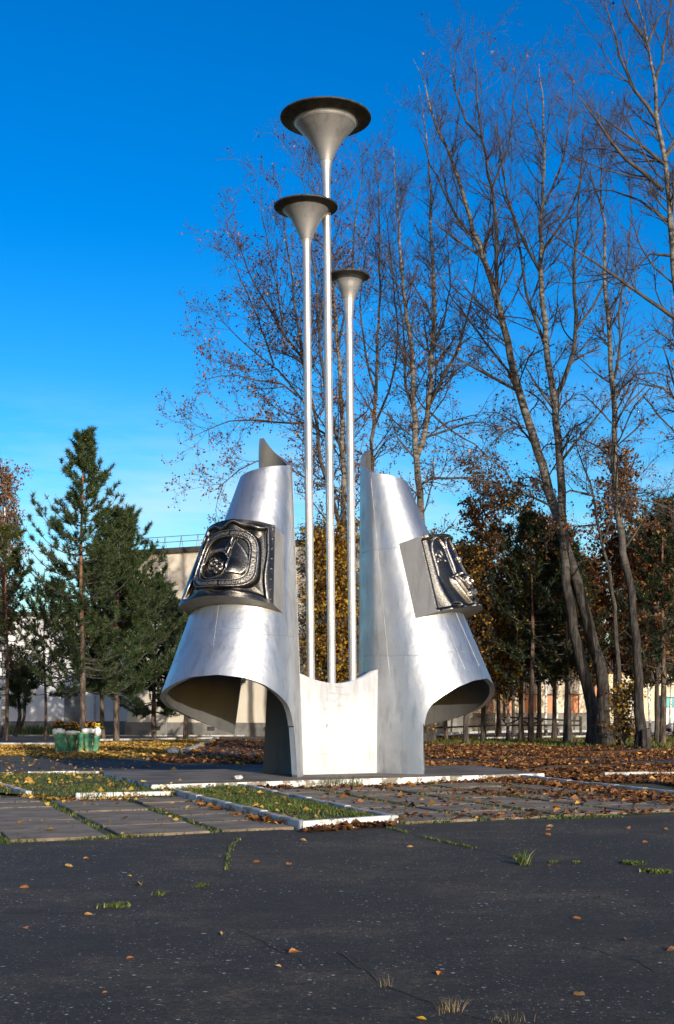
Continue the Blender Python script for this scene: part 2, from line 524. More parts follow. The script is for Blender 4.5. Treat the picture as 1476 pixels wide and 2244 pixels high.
M['twig_pale'] = plain('young_twig_bark', (0.13, 0.105, 0.09), (0.26, 0.21, 0.175), 1.2, 0.9)
M['leaf_brown'] = leafy('brown_leaf', [(0.0, (0.040, 0.018, 0.009)), (0.5, (0.12, 0.046, 0.016)), (0.82, (0.24, 0.10, 0.022)), (1.0, (0.50, 0.26, 0.035))], 0.3)
M['leaf_yellow'] = leafy('yellow_leaf', [(0.0, (0.05, 0.024, 0.006)), (0.35, (0.17, 0.080, 0.010)), (0.75, (0.38, 0.20, 0.014)), (1.0, (0.46, 0.36, 0.04))], 0.4)
M['leaf_olive'] = leafy('olive_leaf', [(0.0, (0.014, 0.012, 0.005)), (0.55, (0.040, 0.027, 0.008)), (0.86, (0.105, 0.056, 0.011)), (1.0, (0.44, 0.23, 0.02))], 0.35)
M['leaf_rust'] = leafy('rust_leaf', [(0.0, (0.045, 0.020, 0.011)), (0.5, (0.125, 0.055, 0.021)), (1.0, (0.36, 0.17, 0.045))], 0.4)
M['litter'] = leafy('fallen_leaf_litter', [(0.0, (0.034, 0.014, 0.007)), (0.4, (0.095, 0.038, 0.015)), (0.75, (0.20, 0.082, 0.026)), (0.94, (0.30, 0.135, 0.038)), (1.0, (0.55, 0.30, 0.05))], 0.1, 0.7)
M['litter_gold'] = leafy('golden_leaf_litter', [(0.0, (0.14, 0.070, 0.018)), (0.4, (0.34, 0.19, 0.045)), (0.8, (0.48, 0.29, 0.06)), (1.0, (0.60, 0.42, 0.06))], 0.1, 0.7)
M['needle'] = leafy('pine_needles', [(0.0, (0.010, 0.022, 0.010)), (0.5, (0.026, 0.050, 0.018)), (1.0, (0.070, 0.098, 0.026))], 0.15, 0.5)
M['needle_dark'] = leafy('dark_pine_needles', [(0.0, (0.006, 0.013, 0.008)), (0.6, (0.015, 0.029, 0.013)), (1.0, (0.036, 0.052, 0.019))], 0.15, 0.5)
M['grass'] = leafy('grass_blades', [(0.0, (0.030, 0.050, 0.010)), (0.5, (0.065, 0.105, 0.018)), (0.85, (0.13, 0.16, 0.03)), (1.0, (0.30, 0.25, 0.09))], 0.3)
M['grass_dry'] = leafy('dry_grass_blades', [(0.0, (0.16, 0.11, 0.05)), (1.0, (0.36, 0.27, 0.13))], 0.2)
M['white_wall'] = plain('white_render', (0.62, 0.60, 0.585), (0.73, 0.71, 0.69), 0.4, 0.9, 0, 0.15, 12, 0.01)
M['cream_wall'] = plain('cream_render', (0.60, 0.535, 0.42), (0.70, 0.63, 0.51), 0.25, 0.9, 0, 0.15, 10, 0.01)
M['plinth'] = plain('grey_plinth', (0.13, 0.125, 0.115), (0.24, 0.23, 0.21), 0.9, 0.95, 0, 0.3, 10, 0.02)
M['roof_cap'] = plain('roof_edge_felt', (0.035, 0.033, 0.035), (0.07, 0.065, 0.06), 3, 0.8)
M['steel'] = plain('galvanised_rail', (0.22, 0.23, 0.25), (0.34, 0.35, 0.37), 4, 0.5, 0.5)
M['orange_wall'] = plain('orange_render', (0.46, 0.205, 0.115), (0.58, 0.27, 0.155), 0.5, 0.9, 0, 0.15, 9, 0.01)
M['cream_pil'] = plain('cream_pilaster', (0.58, 0.50, 0.38), (0.68, 0.60, 0.47), 0.8, 0.9)
M['board'] = plain('grey_board', (0.30, 0.275, 0.24), (0.42, 0.39, 0.35), 2.0, 0.85)
M['dark_wood'] = plain('dark_weathered_wood', (0.020, 0.016, 0.014), (0.055, 0.045, 0.04), 6, 0.9, 0, 0.4, 20, 0.01)
M['yellow_wall'] = plain('pale_yellow_siding', (0.60, 0.53, 0.36), (0.70, 0.63, 0.45), 0.8, 0.85)
M['teal'] = plain('teal_paint', (0.03, 0.30, 0.33), (0.05, 0.40, 0.42), 2, 0.5)
M['white_paint'] = plain('white_paint', (0.66, 0.66, 0.65), (0.78, 0.78, 0.77), 6, 0.6, 0, 0.2, 18, 0.01)
M['glass_dark'] = plain('dark_glass', (0.02, 0.024, 0.03), (0.04, 0.045, 0.05), 1, 0.12)
M['tyre'] = plain('tyre_rubber', (0.015, 0.015, 0.015), (0.03, 0.03, 0.03), 8, 0.85)
M['car_paint'] = plain('pale_grey_car_paint', (0.50, 0.50, 0.48), (0.58, 0.58, 0.56), 0.6, 0.25)
M['chrome'] = plain('chrome', (0.55, 0.55, 0.55), (0.65, 0.65, 0.65), 3, 0.2, 0.9)

def green_pot():
    m, nt, b, o = new_mat('green_painted_concrete')
    n1 = noise(nt, 2.6, 5, 0.6)
    r = ramp(nt, n1.outputs['Fac'], [(0.36, (0.010, 0.075, 0.060)), (0.47, (0.03, 0.16, 0.085)), (0.56, (0.13, 0.29, 0.12)), (0.64, (0.34, 0.36, 0.24))])
    nt.links.new(r.outputs[0], b.inputs['Base Color'])
    b.inputs['Roughness'].default_value = 0.7
    n2 = noise(nt, 14, 4)
    bump(nt, b, n2.outputs['Fac'], 0.5, 0.02)
    return m
M['green_pot'] = green_pot()
M['marigold'] = leafy('marigold_petals', [(0.0, (0.55, 0.07, 0.01)), (0.6, (0.75, 0.16, 0.01)), (1.0, (0.80, 0.30, 0.02))], 0.2)
M['marigold_yellow'] = leafy('yellow_petals', [(0.0, (0.75, 0.45, 0.02)), (1.0, (0.80, 0.60, 0.04))], 0.2)
M['flower_leaf'] = leafy('flower_foliage', [(0.0, (0.02, 0.04, 0.012)), (1.0, (0.07, 0.12, 0.03))], 0.3)

# ------------------------------------------------------------------ ground, asphalt, paths
R0 = np.random.default_rng(7)
ground = sheet('ground', [(-900, -60), (900, -60), (900, 1500), (-900, 1500)], 0.0, M['ground'])
EDGE = [(-900, 1905), (-400, 1876), (0, 1853), (240, 1841), (430, 1829), (600, 1819), (662, 1823), (858, 1811), (1160, 1800), (1476, 1789), (2300, 1765)]
edge_w = [g(x, y)[:2] for x, y in EDGE]
sheet('asphalt', [tuple(p) for p in edge_w] + [(40, -50), (-40, -50)], 0.012, M['asphalt'])
path_px = [(-700, 1666), (-300, 1664), (200, 1664), (560, 1663), (1000, 1660), (1400, 1663), (2100, 1668), (2100, 1680), (1476, 1677), (1000, 1671), (600, 1690), (250, 1689), (-300, 1697), (-700, 1703)]
sheet('path', [tuple(g(x, y)[:2]) for x, y in path_px], 0.006, M['asphalt_far'])
sheet('side_path', [tuple(g(x, y)[:2]) for x, y in [(404, 1652), (478, 1619), (640, 1619), (640, 1668)]], 0.010, M['asphalt_far'])
sheet('road', [tuple(g(x, y)[:2]) for x, y in [(-900, 1631), (118, 1630), (180, 1623), (620, 1620), (1010, 1621), (1300, 1617.5), (2300, 1617), (2300, 1607), (1300, 1604), (1000, 1607), (900, 1614), (-900, 1613)]], 0.008, M['asphalt_far'])

EK = np.array([-0.335, 0.942]); EK /= np.linalg.norm(EK)
ER = np.array([0.885, 0.466]); ER /= np.linalg.norm(ER)

def in_poly(P, poly):
    x, y = P[:, 0], P[:, 1]
    c = np.zeros(len(P), bool)
    n = len(poly)
    for i in range(n):
        x1, y1 = poly[i]; x2, y2 = poly[(i + 1) % n]
        if y1 == y2: continue
        k = ((y1 > y) != (y2 > y)) & (x < (x2 - x1) * (y - y1) / (y2 - y1) + x1)
        c ^= k
    return c

def wpoly(px): return [tuple(g(x, y)[:2]) for x, y in px]

def scatter(rng, poly, n):
    P = np.array(poly)
    lo, hi = P.min(0), P.max(0)
    out = []
    tot = 0
    while tot < n:
        q = rng.uniform(lo, hi, (n * 2, 2))
        q = q[in_poly(q, poly)]
        out.append(q); tot += len(q)
    return np.concatenate(out)[:n]

PLAT_F1, PLAT_F2 = g(331, 1720, 0.15)[:2], np.array((4.9, 30.7))
PLAT = [tuple(PLAT_F1), tuple(PLAT_F2), tuple(PLAT_F2 + EK * 4.8 + ER * 0.5), tuple(PLAT_F1 + EK * 6.4)]
BED = wpoly([(380, 1747), (660, 1822), (858, 1808), (478, 1722)])
LAWN = wpoly([(-260, 1722), (50, 1748), (165, 1754), (376, 1752), (392, 1740), (470, 1724), (331, 1724), (240, 1702), (60, 1699), (-260, 1700)])
LEFT_FIELD = wpoly([(-900, 1905), (-400, 1876), (0, 1853), (240, 1841), (600, 1819), (660, 1823), (376, 1750), (165, 1754), (50, 1748), (-260, 1722), (-900, 1735)])
RIGHT_FIELD = wpoly([(862, 1810), (1160, 1800), (1476, 1789), (2300, 1765), (2300, 1750), (1700, 1760), (1476, 1745), (1122, 1706), (717, 1727), (485, 1726)])

# paved field: soil joints with slabs laid in rows, one object per slab
paving = sheet('paving', [tuple(p) for p in [g(-900, 1908)[:2], *edge_w[1:], g(2300, 1712)[:2], g(1100, 1703)[:2], g(500, 1722)[:2], g(-900, 1700)[:2]]], 0.004, M['lawn'])
slab_meshes = []
for v in range(4):
    rr = random.Random(v)
    bm = bmesh.new()
    bmesh.ops.create_cube(bm, size=1.0)
    for w in bm.verts:
        q = ER * w.co.x * 1.21 + EK * w.co.y * 1.26
        w.co = (q[0] + rr.uniform(-.015, .015), q[1] + rr.uniform(-.015, .015), w.co.z * 0.07)
    bmesh.ops.bevel(bm, geom=bm.edges[:], offset=0.014, segments=1, affect='EDGES')
    me = bpy.data.meshes.new('slab'); bm.to_mesh(me); bm.free()
    me.materials.append(M['slab'])
    slab_meshes.append(me)
rr = random.Random(5)
ORI = g(251, 1838)[:2]
joint_pts = []
slab_spots = []
def corner_pts(c, k=.56): return np.array([c + ER * a * k + EK * b * k for a in (-1, 1) for b in (-1, 1)])
ASPH = [tuple(p) for p in edge_w] + [(40, -50), (-40, -50)]
for i in range(-5, 13):
    for j in range(-6, 12):
        c = ORI + ER * ((i + 0.5) * 1.40) + EK * ((j + 0.5) * 1.37)
        cp = corner_pts(c)
        okl = in_poly(c[None], LEFT_FIELD)[0]
        okr = in_poly(c[None], RIGHT_FIELD)[0]
        if not (okl or okr): continue
        if in_poly(cp, ASPH).any() or in_poly(corner_pts(c, .3), PLAT).any() or in_poly(corner_pts(c, .15), BED).any(): continue
        if in_poly(corner_pts(c, .25), LAWN).any(): continue
        px = XC + c[0] * F / c[1]
        if px < -120 or px > 1600: continue
        o = bpy.data.objects.new('slab', rr.choice(slab_meshes))
        COL.objects.link(o); o.parent = paving
        o.location = (c[0], c[1], 0.004 + rr.uniform(-.008, .010))
        o.rotation_euler = (rr.uniform(-.008, .008), rr.uniform(-.008, .008), rr.uniform(-.02, .02))
        slab_spots.append(c)
        for s in (-1, 1):
            for k in range(46):
                joint_pts.append(c + ER * s * 0.70 + EK * rr.uniform(-.7, .7) + ER * rr.gauss(0, .055))
            for k in range(30):
                joint_pts.append(c + EK * s * 0.685 + ER * rr.uniform(-.7, .7) + EK * rr.gauss(0, .025))
joint_pts = np.array(joint_pts)

# planted bed and lawn
sheet('bed_soil', BED, 0.065, M['lawn'])
sheet('lawn', LAWN, 0.06, M['lawn'])

# platform under the monument: stained top, peeling whitewashed sides
plat = prism('platform', PLAT, -0.05, 0.15, M['platform'], bevel=0.012, kind='structure')
plat.data.materials.append(M['whitewash_worn'])
for p in plat.data.polygons:
    if abs(p.normal.z) < 0.5: p.material_index = 1

# kerbs, one stone per object
def kerb(px_pts, h, w, mat, stone=1.0, name='kerb', side=1, seed=1):
    k = empty(name); k['kind'] = 'structure'
    r_ = random.Random(seed)
    pts = [g(x, y)[:2] for x, y in px_pts]
    for a, b in zip(pts[:-1], pts[1:]):
        L = np.linalg.norm(b - a); n = max(1, int(round(L / stone)))
        d = (b - a) / L; nn = np.array([-d[1], d[0]]) * side
        for i in range(n):
            c = a + d * (L * (i + .5) / n) + nn * (w / 2 + r_.uniform(-.008, .008))
            hh = h + r_.uniform(-.012, .008)
            o = box('kerb_stone', (c[0], c[1], hh / 2 - .03), (L / n - 0.012, w, hh + .06), mat, k,
                    math.atan2(d[1], d[0]) + r_.uniform(-.008, .008), 0.012, None)
    return k
kerb([(376, 1746), (660, 1822)], 0.14, 0.12, M['whitewash'], 1.0, side=1, seed=2)          # left side of the bed
kerb([(664, 1822.5), (858, 1808.5)], 0.14, 0.12, M['whitewash_bright'], 1.6, side=1, seed=3)      # front of the bed
kerb([(484, 1722), (858, 1807)], 0.13, 0.11, M['whitewash'], 1.0, side=1, seed=4)           # right side of the bed
kerb([(165, 1754), (374, 1750)], 0.13, 0.12, M['whitewash_bright'], 1.1, side=1, seed=5)           # lawn front
kerb([(-60, 1712), (55, 1748)], 0.13, 0.12, M['whitewash'], 1.0, side=1, seed=6)            # far left
kerb([(1122, 1708), (1290, 1729), (1476, 1750), (1620, 1767)], 0.14, 0.12, M['whitewash'], 1.0, side=1, seed=7)
kerb([(1325, 1704), (1700, 1697)], 0.12, 0.12, M['whitewash'], 1.2, side=1, seed=8)
kerb([(60, 1697), (470, 1693)], 0.08, 0.12, M['whitewash_worn'], 1.2, side=1, seed=9)
kerb([(-40, 1699), (25, 1699)], 0.08, 0.12, M['whitewash'], 1.0, side=1, seed=10)
kerb([(-500, 1613.5), (620, 1614)], 0.10, 0.2, M['whitewash'], 3.0, side=1, seed=11)
kerb([(-500, 1632), (118, 1632), (195, 1624), (480, 1619)], 0.10, 0.18, M['whitewash'], 3.0, side=1, seed=12)
kerb([(404, 1652), (480, 1619)], 0.14, 0.18, M['whitewash'], 2.0, side=1, seed=13)
kerb([(925, 1619), (1010, 1608.5), (1090, 1606), (1420, 1604)], 0.18, 0.2, M['whitewash'], 3.0, side=1, seed=14)
kerb([(1052, 1622), (1300, 1618)], 0.18, 0.2, M['whitewash'], 3.0, side=1, seed=15)
kerb([(1425, 1611), (1500, 1610)], 0.18, 0.2, M['whitewash'], 3.0, side=1, seed=16)

# ------------------------------------------------------------------ the monument
PM = np.array([-0.23, 31.0]); AX = math.radians(27)
RV = np.array([math.cos(AX), math.sin(AX)]); AV = np.array([math.sin(AX), -math.cos(AX)])
def ml(a, b, z):                       # monument coordinates (a right, b forward) -> world
    a = np.asarray(a, float); b = np.asarray(b, float); z = np.asarray(z, float)
    return np.stack([PM[0] + RV[0] * a + AV[0] * b, PM[1] + RV[1] * a + AV[1] * b, z + 0 * a], axis=-1)

mon = empty('monument', (0, 0, 0))
tag(mon, 'silver monument of two curled metal sheets and three tall trumpet pipes', 'monument')

def crad(z): return 1.585 - 0.194 * (z - 2.02)
def ca(z): return 2.54 - 0.191 * (z - 2.02)
def cb(z): return 0.164 - 0.036 * (z - 2.02)
LIP = np.array([(180, .15), (43, .15), (41.2, .75), (38.5, 1.33), (31.5, 1.73), (19.6, 1.97), (5.5, 2.18), (-12.5, 2.34), (-36, 2.41), (-62, 2.36), (-86, 2.17), (-117, 1.93), (-158, 1.58), (-185, 1.32), (-212, 1.03)])
TOPU = np.array([(0, 8.05), (.05, 7.96), (.10, 7.84), (.18, 7.62), (.25, 7.46), (.323, 7.35), (.44, 7.27), (.565, 7.20), (.62, 7.16), (.79, 7.03), (1.0, 6.8)])
RB, LB, LT = 122.0, -210.0, -182.0
RZ = {-1: ([.15, 6.5, 7.2, 7.6, 8.05], [122, 168, 175, 189, 207]), 1: ([.15, 6.5, 7.2, 8.05], [122, 162, 166, 172])}
def interp_desc(tab, x):
    o = np.argsort(tab[:, 0])
    return np.interp(x, tab[o, 0], tab[o, 1])
def smooth_tab(tab, x):
    # light smoothing so the edges read as drawn curves
    return (interp_desc(tab, x - 3) + 2 * interp_desc(tab, x) + interp_desc(tab, x + 3)) / 4

LIP_R = np.concatenate([LIP[:9], np.array([(-63, 2.17), (-86, 1.90), (-103, 1.68), (-130, 1.43), (-158, 1.24), (-185, 1.10), (-212, 1.0)])])
LIPS = {-1: LIP, 1: LIP_R}
def flare(z, s): return np.clip((7.0 - z) / 5.0, 0, 1) * (1.0 if s > 0 else 0.0)

def sheet_point(u, v, s, off=0.0):
    LIP_ = LIPS[-1 if s < 0 else 1]
    """u along the sheet 0..1 (back slot, leg, front, outer side, back), v from lower to upper edge, s=-1 left / +1 right"""
    ab = RB + (LB - RB) * u
    zb = np.where(ab > 38, interp_desc(LIP_, ab), smooth_tab(LIP_, ab))
    zt = sum(w_ * np.interp(u + k_, TOPU[:, 0], TOPU[:, 1]) for k_, w_ in ((-.02, .25), (0, .5), (.02, .25)))
    z = zb + (zt - zb) * v
    rz = np.interp(z, *RZ[-1 if s < 0 else 1]); lz = LB + (LT - LB) * np.clip((z - .15) / 7.5, 0, 1.1)
    al = np.radians(rz + (lz - rz) * u)
    # below the arch the angles stay those of the traced lip
    k = np.clip((z - 2.5) / 2.5, 0, 1)
    al = al * k + np.radians(ab) * (1 - k)
    # keep the lower lip exactly at its own angle
    r = crad(z) - off + .13 * flare(z, s)
    a = -ca(z) - .15 * flare(z, s) + r * np.sin(al); b = cb(z) + r * np.cos(al)
    return ml(a * -s if s > 0 else a, b, z)

def curled_sheet(s):
    ab_key = np.concatenate([np.linspace(122, 46, 26), np.linspace(45, 37, 26), np.linspace(36.5, -210, 120)])
    u = (ab_key - RB) / (LB - RB)
    v = np.linspace(0, 1, 40)
    U, Vv = np.meshgrid(u, v, indexing='ij')
    Po = sheet_point(U, Vv, s); Pi = sheet_point(U, Vv, s, 0.13)
    nu, nv = U.shape
    idx = np.arange(nu * nv).reshape(nu, nv)
    def quads(i, flip):
        q = np.stack([i[:-1, :-1], i[1:, :-1], i[1:, 1:], i[:-1, 1:]], -1).reshape(-1, 4)
        return q[:, ::-1] if flip else q
    V = [Po.reshape(-1, 3), Pi.reshape(-1, 3)]
    Q = [quads(idx, s > 0), quads(idx + nu * nv, s < 0)]
    off = 2 * nu * nv
    for A, B in ((Po[:, 0], Pi[:, 0]), (Po[:, -1], Pi[:, -1]), (Po[0, :], Pi[0, :]), (Po[-1, :], Pi[-1, :])):
        n = len(A)
        V.append(np.concatenate([A, B]))
        i = np.arange(n - 1)
        Q.append(np.stack([off + i, off + i + 1, off + n + i + 1, off + n + i], -1))
        off += 2 * n
    o = mesh_obj('curled_sheet', np.concatenate(V), [np.concatenate(Q)], M['silver'], mon, True)
    bm = bmesh.new(); bm.from_mesh(o.data)
    bmesh.ops.recalc_face_normals(bm, faces=bm.faces[:]); bm.to_mesh(o.data); bm.free()
    for p in o.data.polygons: p.use_smooth = True
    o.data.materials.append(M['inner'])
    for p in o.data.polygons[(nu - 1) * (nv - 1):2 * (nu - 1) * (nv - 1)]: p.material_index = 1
    return o

def surf(al, z, s, off=0.0):
    al = np.radians(np.asarray(al, float)); z = np.asarray(z, float)
    r = crad(z) - off + .13 * flare(z, s)
    a = -ca(z) - .15 * flare(z, s) + r * np.sin(al); b = cb(z) + r * np.cos(al)
    return ml(-a if s > 0 else a, b, z)

def seam(parent, s, al0, al1, z0, z1, w=0.0055):
    P = surf(np.linspace(al0, al1, 24), np.linspace(z0, z1, 24), s, -0.001)
    V, Q = tubes(P[None], np.full((1, 24), w), 4)
    mesh_obj('weld_seam', V, [Q], M['seam'], parent)

for s in (-1, 1):
    o = curled_sheet(s)
    tag(o, 'left curled sheet, arched open below' if s < 0 else 'right curled sheet, opening turned to the right')
    if s < 0:
        for q in ((-52, -46, 4.05, 3.05), (-78, -15, 3.45, 3.42), (-15, 45, 3.30, 3.30), (-100, -80, 2.75, 2.72), (22, 52, 2.35, 3.9), (-30, -28, 6.0, 7.1), (62, 62, 0.2, 7.2), (38, 50, 5.3, 6.1)):
            seam(o, s, *q)
    else:
        for q in ((61, 61, 2.3, 7.2), (97, 31, 5.45, 5.5), (97, 22, 2.95, 2.92), (22, -60, 2.98, 3.10), (-8, -4, 2.6, 4.0), (-30, -26, 2.7, 4.0)):
            seam(o, s, *q)

# white panel between the legs, scalloped upper edge
def centre_wall():
    n = 40
    a = np.linspace(-1.06, 1.06, n)
    t = a / 1.06
    b = 0.60 + 0.06 * (1 - t ** 2) - 0.10 * np.clip((-t - 0.86) / 0.14, 0, 1) ** 2
    top = 2.27 + 0.30 * t ** 2 + 0.05 * t
    V = []
    for (aa, bb, tt) in zip(a, b, top): V += [ml(aa, bb, 0.12), ml(aa, bb, tt)]
    for (aa, bb, tt) in zip(a, b, top): V += [ml(aa, bb - 0.55, 0.12), ml(aa, bb - 0.55, tt + 0.0)]
    V = np.array(V)
    Q = []
    for i in range(n - 1):
        f = 2 * i; k = 2 * n + 2 * i
        Q += [(f, f + 2, f + 3, f + 1), (k, k + 1, k + 3, k + 2), (f + 1, f + 3, k + 3, k + 1)]
    o = mesh_obj('centre_panel', V, [np.array(Q)], M['wall_white'], mon, False)
    for aa, t0 in ((0.36, 2.29), (0.80, 2.45)):
        i = np.argmin(abs(a - aa))
        P = np.array([ml(aa, b[i] + 0.001, z) for z in np.linspace(0.15, t0 - .02, 6)])
        V2, Q2 = tubes(P[None], np.full((1, 6), 0.006), 4)
        mesh_obj('panel_seam', V2, [Q2], M['wall_white'], o)
    rs2 = np.random.default_rng(77)
    for k, (ax_, zz, wd, ht) in enumerate([(-.02, 2.18, .20, .05), (-.18, 2.03, .30, .09), (.16, 2.01, .30, .10), (-.20, 1.86, .30, .12), (-.30, 1.68, .26, .10), (.02, 1.74, .24, .08), (-.34, 1.28, .03, .16), (-.40, .62, .30, .05)]):
        t_ = np.linspace(0, 1, 26)
        aa = ax_ - wd / 2 + wd * t_ + .02 * np.sin(t_ * 40 + k); z_ = zz + ht * (.5 * np.sin(t_ * 23 + k * 2) + rs2.normal(0, .18, 26)) * .6
        bb = np.interp(aa, a, b) + .0015
        V2, Q2 = tubes(ml(aa, bb, z_)[None], np.full((1, 26), .0035), 3)
        mesh_obj('scratched_scribble', V2, [Q2], M['scribble'], o)
    return o
centre_wall()

# trumpet pipes
def trumpet(a, b, z0, zr, prof, label):
    lean = np.array([-0.0108, 0.0, 1.0])
    base = ml(a, b, 0.0)
    def ringpt(z, r, k, n=48):
        ang = 2 * math.pi * np.arange(n) / n
        c = base + lean * z
        return np.stack([c[0] + r * np.cos(ang), c[1] + r * np.sin(ang), np.full(n, c[2])], -1)
    def lathe(name, pz, mat, parent, smooth=True, n=48):
        V = np.concatenate([ringpt(z, r, 0, n) for z, r in pz])
        m = len(pz)
        j = np.arange(m - 1)[:, None] * n; k = np.arange(n)[None]
        Q = np.stack([j + k, j + (k + 1) % n, j + n + (k + 1) % n, j + n + k], -1).reshape(-1, 4)
        return mesh_obj(name, V, [Q], mat, parent, smooth)
    zj = zr - prof[0][0]
    pipe = lathe('trumpet_pipe', [(z, prof[0][1]) for z in np.linspace(z0, zj, 12)], M['pipe'], mon, True, 32)
    tag(pipe, label)
    pp = catmull([(d_, r_) for d_, r_ in prof], 0.02); pp = pp[np.argsort(pp[:, 0])]
    # bell in rolled bands, each band a little proud of the next
    for i in range(len(prof) - 2):
        (d0, r0), (d1, r1) = prof[i], prof[i + 1]
        pz = []
        for t in np.linspace(0, 1, 7):
            dd_ = d0 + (d1 - d0) * t
            pz.append((zr - dd_, np.interp(dd_, pp[:, 0], pp[:, 1]) + 0.005 * (i % 2)))
        lathe('bell_band', pz, M['bell_upper'] if r1 > .22 and i > 0 else M['pipe'], pipe)
    (d0, r0), (d1, r1) = prof[-2], prof[-1]
    fl = []
    for t in np.linspace(0, 1, 8):
        fl.append((zr - d0 * (1 - t ** 0.55), r0 + (r1 - r0) * t))
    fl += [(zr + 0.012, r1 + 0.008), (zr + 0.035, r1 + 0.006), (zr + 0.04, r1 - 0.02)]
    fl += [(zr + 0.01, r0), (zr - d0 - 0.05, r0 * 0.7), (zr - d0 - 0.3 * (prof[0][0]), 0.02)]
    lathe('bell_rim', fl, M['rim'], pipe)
trumpet(-0.56, 0.32, 2.0, 13.40, [(0.97, .095), (0.75, .13), (0.34, .317), (0.06, .54), (0.0, .744)], 'middle-height trumpet pipe, left of the three')
trumpet(-0.015, 0.32, 1.9, 15.60, [(1.53, .097), (1.01, .15), (0.57, .356), (0.18, .68), (0.09, .75), (0.0, 1.07)], 'tallest trumpet pipe with the widest bell')
trumpet(0.55, 0.32, 1.9, 11.95, [(1.0, .095), (0.53, .147), (0.28, .24), (0.10, .32), (0.0, .495)], 'shortest trumpet pipe, right of the three')

# relief plaques
AP_ = {-1: math.radians(46), 1: math.radians(41)}
def plaque_front(s):
    sgn = -1 if s < 0 else 1
    AP = AP_[sgn]
    n2 = np.array([sgn * math.sin(AP), math.cos(AP)])     # outward, in (a, b)
    t2 = np.array([n2[1], -n2[0]])                        # to the right when facing the plaque from outside
    def f(x, y, h=0.0):
        """x,y in -1..1 on the plaque, h outwards"""
        x = np.asarray(x, float); y = np.asarray(y, float)
        z = 4.70 + 0.90 * y
        r = crad(z) + .13 * flare(z, s)
        w = 0.93 * r
        he = 0.36 * r + 0.48; h0 = r + 0.34
        hh = he + (h0 - he) * (1 - x * x) + h
        c0 = (-ca(z) - .15 * flare(z, s)) * (1 if s < 0 else -1); c1 = cb(z)
        a = c0 + t2[0] * x * w + n2[0] * hh
        b = c1 + t2[1] * x * w + n2[1] * hh
        z = z + 0.27 * (hh - 0.36 * r)
        return ml(a, b, z)
    return f

def sstep(a, b, x):
    t = np.clip((x - a) / (b - a), 0, 1)
    return t * t * (3 - 2 * t)

def bumpy(x, y, cx, cy, rx, ry, h, p=0.5):
    q = ((x - cx) / rx) ** 2 + ((y - cy) / ry) ** 2
    return h * np.clip(1 - q, 0, None) ** p

def seg_dist(x, y, x0, y0, x1, y1):
    dx, dy = x1 - x0, y1 - y0
    t = np.clip(((x - x0) * dx + (y - y0) * dy) / (dx * dx + dy * dy), 0, 1)
    return np.hypot(x - x0 - t * dx, y - y0 - t * dy)

def face(x, y, cx, cy, r, tilt):
    c, sn = math.cos(tilt), math.sin(tilt)
    X = ((x - cx) * c + (y - cy) * sn) / r; Y = (-(x - cx) * sn + (y - cy) * c) / r
    h = bumpy(X, Y, 0, 0, 0.78, 1.0, 0.085)
    h += bumpy(X, Y, 0, 0.45, 0.95, 0.72, 0.035) * (0.8 + 0.2 * np.sin(X * 16 + 4 * Y)) * (Y > 0.30 + 0.25 * np.cos(X * 3))
    h += bumpy(X, Y, 0, -0.08, 0.13, 0.30, 0.035)
    for e in (-1, 1):
        h -= bumpy(X, Y, e * 0.32, 0.06, 0.19, 0.12, 0.040)
        h += bumpy(X, Y, e * 0.42, -0.30, 0.26, 0.24, 0.014)
        h += 0.012 * np.exp(-((Y - 0.22) / 0.05) ** 2) * (abs(X - e * .32) < .22)
    h -= bumpy(X, Y, 0, -0.52, 0.22, 0.15, 0.045)
    h += bumpy(X, Y, 0, -0.80, 0.28, 0.18, 0.014)
    return h

